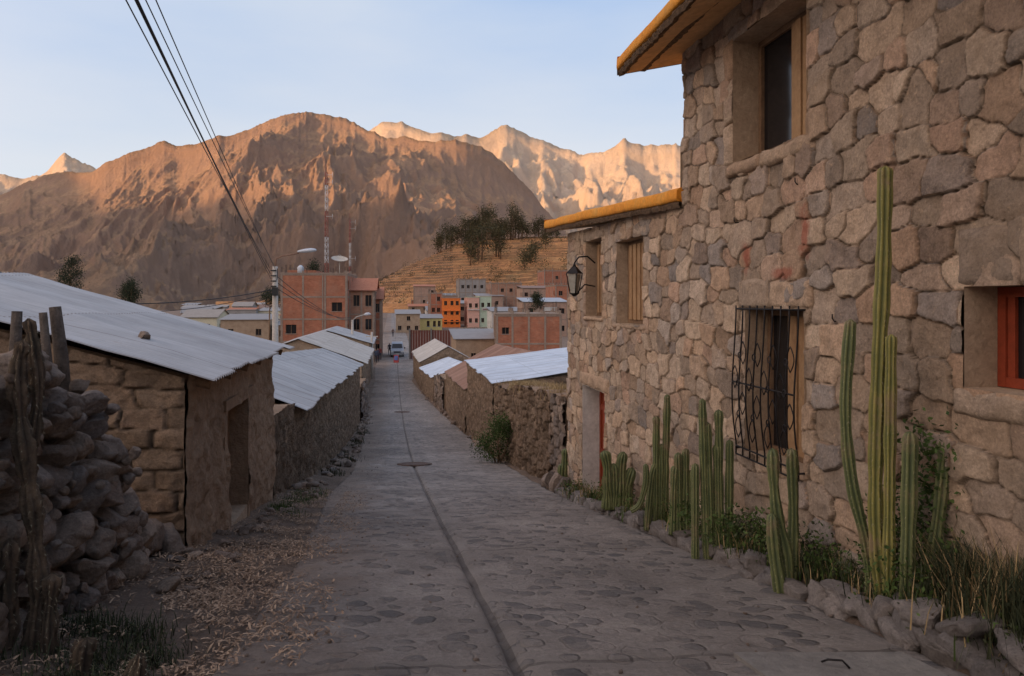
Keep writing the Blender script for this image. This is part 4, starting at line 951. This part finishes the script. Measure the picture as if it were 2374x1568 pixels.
def mast(name,u,Y,vt,w,r):
    mb=MB(); x,y=UX(u,Y),Y; z=-8.; zt=VZ(vt,Y); n=int((zt+8)/1.3); pts=[(x+w*math.cos(a),y+w*math.sin(a)) for a in (.3,2.4,4.5)]
    for k in range(n):
        z0=z+(zt-z)*k/n; z1=z+(zt-z)*(k+1)/n; mi=(k//4)%2; s0=1-.45*k/n; s1=1-.45*(k+1)/n
        P=lambda q,s,zz:(x+(pts[q][0]-x)*s,y+(pts[q][1]-y)*s,zz)
        for q in range(3):
            mb.tube([P(q,s0,z0),P(q,s1,z1)],r,4,mi); mb.tube([P(q,s0,z0),P((q+1)%3,s1,z1)],r*.6,4,mi); mb.tube([P(q,s1,z1),P((q+1)%3,s1,z1)],r*.6,4,mi)
    mb.tube([(x,y,zt),(x,y,zt+1.6)],r*.7,4,0)
    for zz in (zt-.5,zt-2,zt-9): mb.tube([(x,y,zz),(x+1.3,y,zz)],r*.7,4,1); mb.tube([(x+1.3,y,zz-.5),(x+1.3,y,zz+.5)],r*.9,4,1)
    mb.build(name,[flat('mast_red',(.36,.09,.06)),flat('mast_white',(.7,.67,.64))])
mast('radio_mast',756,150,400,.55,.055); mast('radio_mast',811,170,510,.35,.04)
# ============================================================ VAN + PEOPLE
mb=MB(); vx,vy=UX(921,100),100.; vz=float(zf(100))+.03
prof=[(0,.35),(-.05,.75),(.12,.98),(.62,1.12),(1.15,1.78),(1.6,1.93),(4.1,1.93),(4.35,1.6),(4.4,.4)]
def vanT(x,y,z): return (vx+x*.98+y*-.16, vy+y*.98+x*.16, vz+z)
mb.T=vanT; vs=[];n=len(prof)
for sx,k in ((-.86,1),(.86,1)):
    for (yy,zz) in prof: vs.append((sx*(1-.14*max(0,(zz-1.05))/.9),yy,zz))
fs=[(i,(i+1)%n,n+(i+1)%n,n+i) for i in range(n)]+[tuple(range(n))[::-1],tuple(range(n,2*n))]
mb.add(vs,fs,0)
mb.add([(-.72,.66,1.17),(.72,.66,1.17),(.64,1.11,1.74),(-.64,1.11,1.74)],[(0,1,2,3)],1); mb.v[-4:]=[ (a,b-.02,c+.02) for a,b,c in mb.v[-4:]]
for sx in (-1,1):
    for (ya,yb) in ((1.2,1.95),(2.05,3.0),(3.1,4.0)):
        mb.add([(sx*.862,ya,1.12),(sx*.862,yb,1.12),(sx*.80,yb-.05,1.72),(sx*.80,ya+.2,1.72)],[(0,1,2,3)],1)
    for yy in (.85,3.5):
        mb.tube([(sx*.72,yy,.33),(sx*.90,yy,.33)],.33,16,2,sm=False); mb.tube([(sx*.89,yy,.33),(sx*.915,yy,.33)],.18,12,3,sm=False)
    mb.box(sx*.7-.14,sx*.7+.14,-.08,.02,.68,.86,4); mb.box(sx*1.02-.09,sx*1.02+.09,.95,1.05,1.1,1.3,2)
mb.box(-.45,.45,-.09,.0,.62,.8,2); mb.box(-.86,.86,-.14,.1,.32,.55,3); mb.box(-.25,.25,-.16,-.13,.4,.5,5)
mb.build('white_van',[flat('van_paint',(.42,.44,.47),.35),mGlass,mBlack,flat('grey_trim',(.3,.3,.3),.5),flat('headlamp',(.75,.75,.7),.2),flat('plate',(.6,.6,.55))])
def person(name,x,y,top,bot,skin=(.35,.2,.13),ph=0,hat=False):
    z=gz(x,y)+.03; z=max(z,float(zf(y))+.03)
    J=[((0,0,.95),.15,.12),((0,0,1.15),.14,.11),((0,0,1.38),.17,.11),((0,0,1.50),.06,.06),((0,-.01,1.60),.085,.10),((0,-.01,1.70),.07,.085),
       ((-.2,0,1.40),.06,.06),((-.26,.02*ph,1.12),.048,.048),((-.25,-.12,.88),.035,.035),((.2,0,1.40),.06,.06),((.26,0,1.12),.048,.048),((.24,-.1*ph,.87),.035,.035),
       ((-.1,0,.85),.095,.095),((-.11,-.06*ph,.48),.065,.065),((-.12,.03,.09),.045,.05),((-.12,-.13,.04),.04,.03),((.1,0,.85),.095,.095),((.12,.05*ph,.48),.065,.065),((.12,.08*ph,.09),.045,.05),((.12,-.08,.04),.04,.03)]
    E=[(0,1),(1,2),(2,3),(3,4),(4,5),(2,6),(6,7),(7,8),(2,9),(9,10),(10,11),(0,12),(12,13),(13,14),(14,15),(0,16),(16,17),(17,18),(18,19)]
    me=bpy.data.meshes.new(name); me.from_pydata([j[0] for j in J],E,[]); ob=bpy.data.objects.new(name,me); scene.collection.objects.link(ob)
    ob.modifiers.new('Skin','SKIN')
    for i,j in enumerate(J): me.skin_vertices[0].data[i].radius=(j[1],j[2])
    me.skin_vertices[0].data[0].use_root=True
    ob.modifiers.new('Sub','SUBSURF').levels=1; ob.modifiers['Sub'].render_levels=1
    m,nt,b=newmat(name+'_clothes'); N=NB(nt); co=N.n('ShaderNodeTexCoord').outputs['Object']; sp=N.n('ShaderNodeSeparateXYZ'); N.l(co,sp.inputs[0])
    f=N.math('DIVIDE',sp.outputs[2],2.0); r=N.ramp(f,[(0,(.03,.025,.02)),(.05,bot),(.46,bot),(.475,top),(.745,top),(.755,skin),(.85,(.02,.015,.012))]); r.node.color_ramp.interpolation='CONSTANT'
    N.l(r,b.inputs['Base Color']); b.inputs['Roughness'].default_value=.85; me.materials.append(m)
    ob.location=(x,y,z); ob.rotation_euler=(0,0,random.uniform(-.8,.8)); return ob
for (u,Y,t,b_,ph) in ((876,92,(.05,.04,.06),(.03,.03,.05),1),(881,95,(.25,.05,.04),(.04,.04,.05),0),(871,90,(.06,.07,.1),(.05,.04,.04),.5),(903,104,(.1,.1,.12),(.03,.03,.04),1),(911,150,(.1,.06,.05),(.04,.04,.05),.6)):
    person('pedestrian',UX(u,Y),Y,t,b_,ph=ph)
mb=MB(); x,y=UX(918,91),91.; z=float(zf(91))+.03
mb.add([(x-.3,y,z),(x+.3,y,z),(x+.3,y+.2,z+.95),(x-.3,y+.2,z+.95)],[(0,1,2,3)],0); mb.add([(x-.3,y+.45,z),(x+.3,y+.45,z),(x+.3,y+.23,z+.95),(x-.3,y+.23,z+.95)],[(1,0,3,2)],0)
mb.add([(x-.22,y-.02+.05,z+.3),(x+.22,y+.03,z+.3),(x+.22,y+.16,z+.85),(x-.22,y+.16,z+.85)],[(0,1,2,3)],1)
mb.build('sidewalk_sign_board',[flat('board_red',(.4,.06,.05)),flat('board_blue',(.1,.15,.35))])
# ============================================================ HILL
hu=np.array([500,760,830,860,900,960,1010,1050,1110,1200,1320,1500,1750,2100]); hv=np.array([700,690,668,652,634,608,588,568,553,549,545,542,580,690])
U=np.linspace(500,2100,420); Yh=np.linspace(330,620,330); UU,YY=np.meshgrid(U,Yh)
t=(YY-330)/(520-330); top=np.interp(UU,hu,hv); Ht=(CV-top)/F*520+6
tt=np.clip(t,0,1); zz=-6+Ht*(tt**.85)*np.where(t>1,1-(t-1)*.8,1)
XX=(UU-CU)/F*YY
zz=zz+(fbm(XX/45,YY/45,4,61)-.5)*9*tt*np.where(t<1,1,.3)
lim=(CV-top)/F*YY; zz=np.where(t<1.0,np.minimum(zz,lim),zz)
st_=2.1; wv=(fbm(XX/30,YY/30,3,62)-.5)*1.1; k=np.floor(zz/st_+wv); fz=zz/st_+wv-k; zz=zz-st_*fz+st_*np.clip((fz-.62)/.3,0,1)*1.0
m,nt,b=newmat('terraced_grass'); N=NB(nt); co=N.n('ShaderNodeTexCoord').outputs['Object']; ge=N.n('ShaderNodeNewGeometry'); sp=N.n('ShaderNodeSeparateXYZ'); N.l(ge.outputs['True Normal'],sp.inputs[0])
c1=N.ramp(N.noise(co,.06,8,.7),[(.3,(.36,.155,.055)),(.5,(.52,.235,.08)),(.7,(.30,.19,.075))]); c1=N.mix(.8,c1,N.ramp(N.noise(co,.5,8,.85),[(.35,gray(.4)),(.65,gray(1.35))]),'MULTIPLY')  # grass colour warmed: orange light on the terraces is put into it
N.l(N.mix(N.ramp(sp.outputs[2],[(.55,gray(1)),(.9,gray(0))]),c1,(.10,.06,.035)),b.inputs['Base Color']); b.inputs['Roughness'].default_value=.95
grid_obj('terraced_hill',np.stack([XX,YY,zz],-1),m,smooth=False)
def hillz(u,Y):
    i=int(np.argmin(abs(Yh-Y))); j=int(np.argmin(abs(U-u))); return zz[i,j]
mb=MB()
for (u,Y,h) in [(1015,508,7),(1022,505,9),(1034,510,11),(1046,508,9),(1060,512,7),(1070,509,9),(1078,515,13),(1088,512,12),(1095,510,9),(1100,514,11),(1105,514,11),(1112,515,13),(1118,512,15),(1124,508,14),(1130,515,17),(1136,512,15),(1142,505,13),(1150,510,10),(1128,490,14),(1160,512,9),(1168,514,8),(1184,515,16),(1189,512,14),(1194,515,14),(1202,513,11),(1210,512,12),(1220,512,7),(1176,505,8),(1240,512,8),(1248,512,10),(1258,512,9),(1275,512,6),(1290,512,6),(1085,455,10),(1100,450,12),(1117,440,14),(1108,436,12),(1090,430,9),(1150,445,13),(1156,442,12),(1160,440,11),(1108,460,10),(1240,430,8),(1215,400,7),(1265,470,7),(1230,415,6),(1120,495,10),(1135,480,11),(1045,490,8)]:
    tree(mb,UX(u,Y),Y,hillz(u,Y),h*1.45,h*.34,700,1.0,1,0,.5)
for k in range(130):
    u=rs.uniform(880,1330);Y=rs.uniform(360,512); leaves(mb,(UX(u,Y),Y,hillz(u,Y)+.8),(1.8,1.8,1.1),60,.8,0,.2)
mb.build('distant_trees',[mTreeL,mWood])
for (u,vb,vt,Y,r) in ((162,680,596,70,.9),(303,720,640,80,.9),(625,720,668,130,1.8),(728,680,603,120,.9),(1245,735,682,140,1.6),(290,720,655,84,.8)):
    mb=MB(); h=(vb-vt)/F*Y; tree(mb,UX(u,Y),Y,VZ(vb,Y)-(.3 if u<1000 else 0),h,r*.9,2600,.16 if Y<100 else .25,1,0,.8 if u==1245 else .3)
    mb.tube([(UX(u,Y),Y,gz(UX(u,Y),Y)-.2),(UX(u,Y),Y,VZ(vb,Y))],h*.035,6,1)
    mb.build('pine_tree' if u==1245 else 'leafy_tree',[mLeafD,mWood])
# ============================================================ MOUNTAINS
def mtn_mat(name,a,b_,c,d,haze,bd=45):
    m,nt,b=newmat(name); N=NB(nt); co=N.n('ShaderNodeTexCoord').outputs['Object']
    ge=N.n('ShaderNodeNewGeometry'); sp=N.n('ShaderNodeSeparateXYZ'); N.l(ge.outputs['Normal'],sp.inputs[0])
    mp=N.n('ShaderNodeMapping'); mp.inputs['Scale'].default_value=(1,1,.6); N.l(co,mp.inputs[0])
    n1=N.noise(mp.outputs[0],.0022,12,.7); n2=N.noise(mp.outputs[0],.012,10,.8)
    col=N.ramp(n1,[(.3,a),(.5,b_),(.7,c)])
    col=N.mix(.7,col,N.ramp(n2,[(.35,gray(.55)),(.65,gray(1.3))]),'MULTIPLY')
    rockf=N.ramp(N.math('ADD',sp.outputs[2],N.math('MULTIPLY',N.math('SUBTRACT',n2,.5),.7)),[(.62,gray(1)),(.8,gray(0))])
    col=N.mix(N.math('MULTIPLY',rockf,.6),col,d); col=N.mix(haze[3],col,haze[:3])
    N.l(col,b.inputs['Base Color']); b.inputs['Roughness'].default_value=1; b.inputs['Specular IOR Level'].default_value=0
    h=N.noise(mp.outputs[0],.014,12,.8); N.l(N.bump(h,bd),b.inputs['Normal']); return m
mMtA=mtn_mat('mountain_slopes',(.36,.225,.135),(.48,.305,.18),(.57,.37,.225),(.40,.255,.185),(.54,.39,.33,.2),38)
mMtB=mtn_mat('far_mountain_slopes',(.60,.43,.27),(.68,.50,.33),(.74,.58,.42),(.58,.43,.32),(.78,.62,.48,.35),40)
def mountain(name,u0,u1,nc,pu,pv,Yr,Yf,Zf,rows,amp,seed,mat,fx=520,fy=1300,jag=5):
    Uc=np.linspace(u0,u1,nc); V=np.interp(Uc,pu,pv)
    V=V-(ridged(Uc/70,Uc*0+seed,7,seed,.65)-.4)*jag*2.6
    t=np.concatenate([np.linspace(0,1,rows),np.linspace(1.02,1.3,12)])[:,None]; U2=Uc[None,:]
    YR=Yr*(1+.10*(fbm(U2/260,U2*0,3,seed+3)-.5)); Y=Yf+(YR-Yf)*t; X=(U2-CU)/F*Y
    ratio=(CV-V)[None,:]/F; Zr_=ratio*YR
    tc=np.clip(t,0,1); Z=Zf+(Zr_-Zf)*(tc**.98)
    wx=X+(fbm(X/600,Y/600,4,seed+11)-.5)*420; wy=Y+(fbm(X/600+9,Y/600,4,seed+12)-.5)*420
    big=ridged((wx+wy*.25)/(fx*2.0),wy/(fy*2.2),2,seed+40,.45)
    mid=ridged((wx-wy*.2)/(fx*.9),wy/(fy*.8),4,seed,.58)
    fin=ridged(wx/(fx*.3),wy/(fy*.28),6,seed+70,.65)
    env=np.clip(tc*2.2,0,1)*np.clip((1-tc),0,1)**.42
    zs=np.clip(Zr_/900,.25,1.2)
    Z=Z-amp*((1-big)*.95+(1-mid)*.80+(1-fin)*.40-.46)*env*zs
    lim=ratio*Y-(1-tc)*Yr*.004
    Z=np.where(t<1,np.minimum(Z,lim),Z); Z=np.where(t<.999,np.maximum(Z,Zf-5),Z)
    Z=np.where(t>1,Zr_*(1-(t-1)*2.2)-(mid*amp*.2)*(t-1)*4,Z)
    return grid_obj(name,np.stack([X,Y+0*Z,Z],-1),mat,smooth=True)
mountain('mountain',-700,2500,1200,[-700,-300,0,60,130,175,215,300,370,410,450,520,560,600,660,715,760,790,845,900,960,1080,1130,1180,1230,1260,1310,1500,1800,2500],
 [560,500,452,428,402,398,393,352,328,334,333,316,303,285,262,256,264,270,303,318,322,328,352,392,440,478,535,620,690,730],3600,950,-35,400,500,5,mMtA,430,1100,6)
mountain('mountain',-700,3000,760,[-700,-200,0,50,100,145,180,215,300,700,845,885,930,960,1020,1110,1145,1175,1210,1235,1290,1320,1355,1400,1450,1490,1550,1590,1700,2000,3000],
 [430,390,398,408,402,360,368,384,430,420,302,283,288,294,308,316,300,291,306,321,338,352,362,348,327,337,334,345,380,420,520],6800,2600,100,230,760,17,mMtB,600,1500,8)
pd=np.array([-.5,.866]); qd=np.array([-.866,-.5])
p=np.linspace(-9000,9500,240); Hh=np.interp(p,[-9000,0,1700,2400,3050,3700,4100,4500,5500,9500],[1300,1300,1150,1140,1210,1290,1350,1680,1850,1700])+(ridged(p/900,p*0,4,91)-.4)*150
q=np.linspace(6200,9800,60); Pp,Qq=np.meshgrid(p,q); prof_=np.clip(1-np.abs(Qq-8000)/1800,0,1); Zw=Hh[None,:]*prof_**.8*(.9+.1*prof_)-40+(ridged(Pp/600,Qq/600,4,93)-.4)*200*np.sin(np.pi*prof_)
grid_obj('unseen_shadow_ridge',np.stack([Pp*pd[0]+Qq*qd[0],Pp*pd[1]+Qq*qd[1],Zw],-1),mMtA)  # unseen ridge added behind camera, heights shaped to shade foreground and lower slopes
# ============================================================ SKY + SUN
ELEV=math.radians(5.5)
sd=Vector((-.866*math.cos(ELEV),-.5*math.cos(ELEV),math.sin(ELEV)))
w=bpy.data.worlds.new("World"); scene.world=w; w.use_nodes=True; nt=w.node_tree; N=NB(nt); bg=nt.nodes['Background']
sky=N.n('ShaderNodeTexSky'); sky.sky_type='NISHITA'; sky.sun_disc=False; sky.sun_elevation=ELEV; sky.sun_rotation=math.atan2(sd.x,sd.y); sky.altitude=3600; sky.air_density=1.0; sky.dust_density=1.5; sky.ozone_density=1.0
tc=N.n('ShaderNodeTexCoord').outputs['Generated']; sp=N.n('ShaderNodeSeparateXYZ'); N.l(tc,sp.inputs[0])
mp=N.n('ShaderNodeMapping'); mp.inputs['Scale'].default_value=(1,1,3.5); mp.inputs['Rotation'].default_value=(.1,.12,.3); N.l(tc,mp.inputs[0])
cl=N.ramp(N.noise(mp.outputs[0],1.5,7,.5),[(.38,gray(.0)),(.72,gray(.9))])
blue=N.ramp(sp.outputs[2],[(.0,(.92,.82,.72)),(.13,(.74,.80,.88)),(.42,(.40,.57,.88)),(1,(.32,.45,.75))])
white=N.ramp(sp.outputs[2],[(.0,(1.0,.88,.75)),(.13,(.90,.87,.86)),(.42,(.66,.75,.89)),(1,(.58,.65,.78))])
hz=N.mix(cl,blue,white)
vm=N.n('ShaderNodeVectorMath'); vm.operation='SCALE'; N.l(hz,vm.inputs[0]); vm.inputs['Scale'].default_value=1.04/.15
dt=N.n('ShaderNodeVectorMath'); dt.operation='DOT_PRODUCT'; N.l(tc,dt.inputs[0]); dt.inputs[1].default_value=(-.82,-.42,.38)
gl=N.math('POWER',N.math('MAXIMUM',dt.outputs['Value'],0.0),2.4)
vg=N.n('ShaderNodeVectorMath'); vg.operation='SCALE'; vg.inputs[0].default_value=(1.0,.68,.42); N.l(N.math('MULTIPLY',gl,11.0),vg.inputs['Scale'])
base=N.mix(.12,vm.outputs[0],sky.outputs[0])
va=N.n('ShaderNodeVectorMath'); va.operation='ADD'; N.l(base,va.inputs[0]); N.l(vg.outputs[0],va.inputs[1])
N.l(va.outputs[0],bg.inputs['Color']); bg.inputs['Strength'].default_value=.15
ld=bpy.data.lights.new('sun','SUN'); ld.energy=5; ld.angle=math.radians(.5); ld.color=(1,.56,.25); lo=bpy.data.objects.new('sun',ld); scene.collection.objects.link(lo)
lo.rotation_euler=sd.to_track_quat('Z','Y').to_euler(); lo.location=(-20,-10,30)
# ============================================================ CAMERA
cd=bpy.data.cameras.new('camera'); cam=bpy.data.objects.new('camera',cd); scene.collection.objects.link(cam); cam.rotation_euler=(math.pi/2,0,0)
cd.sensor_width=36; cd.lens=F/2374*36; cd.shift_y=-84/2374; cd.clip_start=.05; cd.clip_end=40000
scene.camera=cam
scene.view_settings.view_transform='Standard'; scene.view_settings.look='None'; scene.view_settings.exposure=0
print('town houses',cnt)
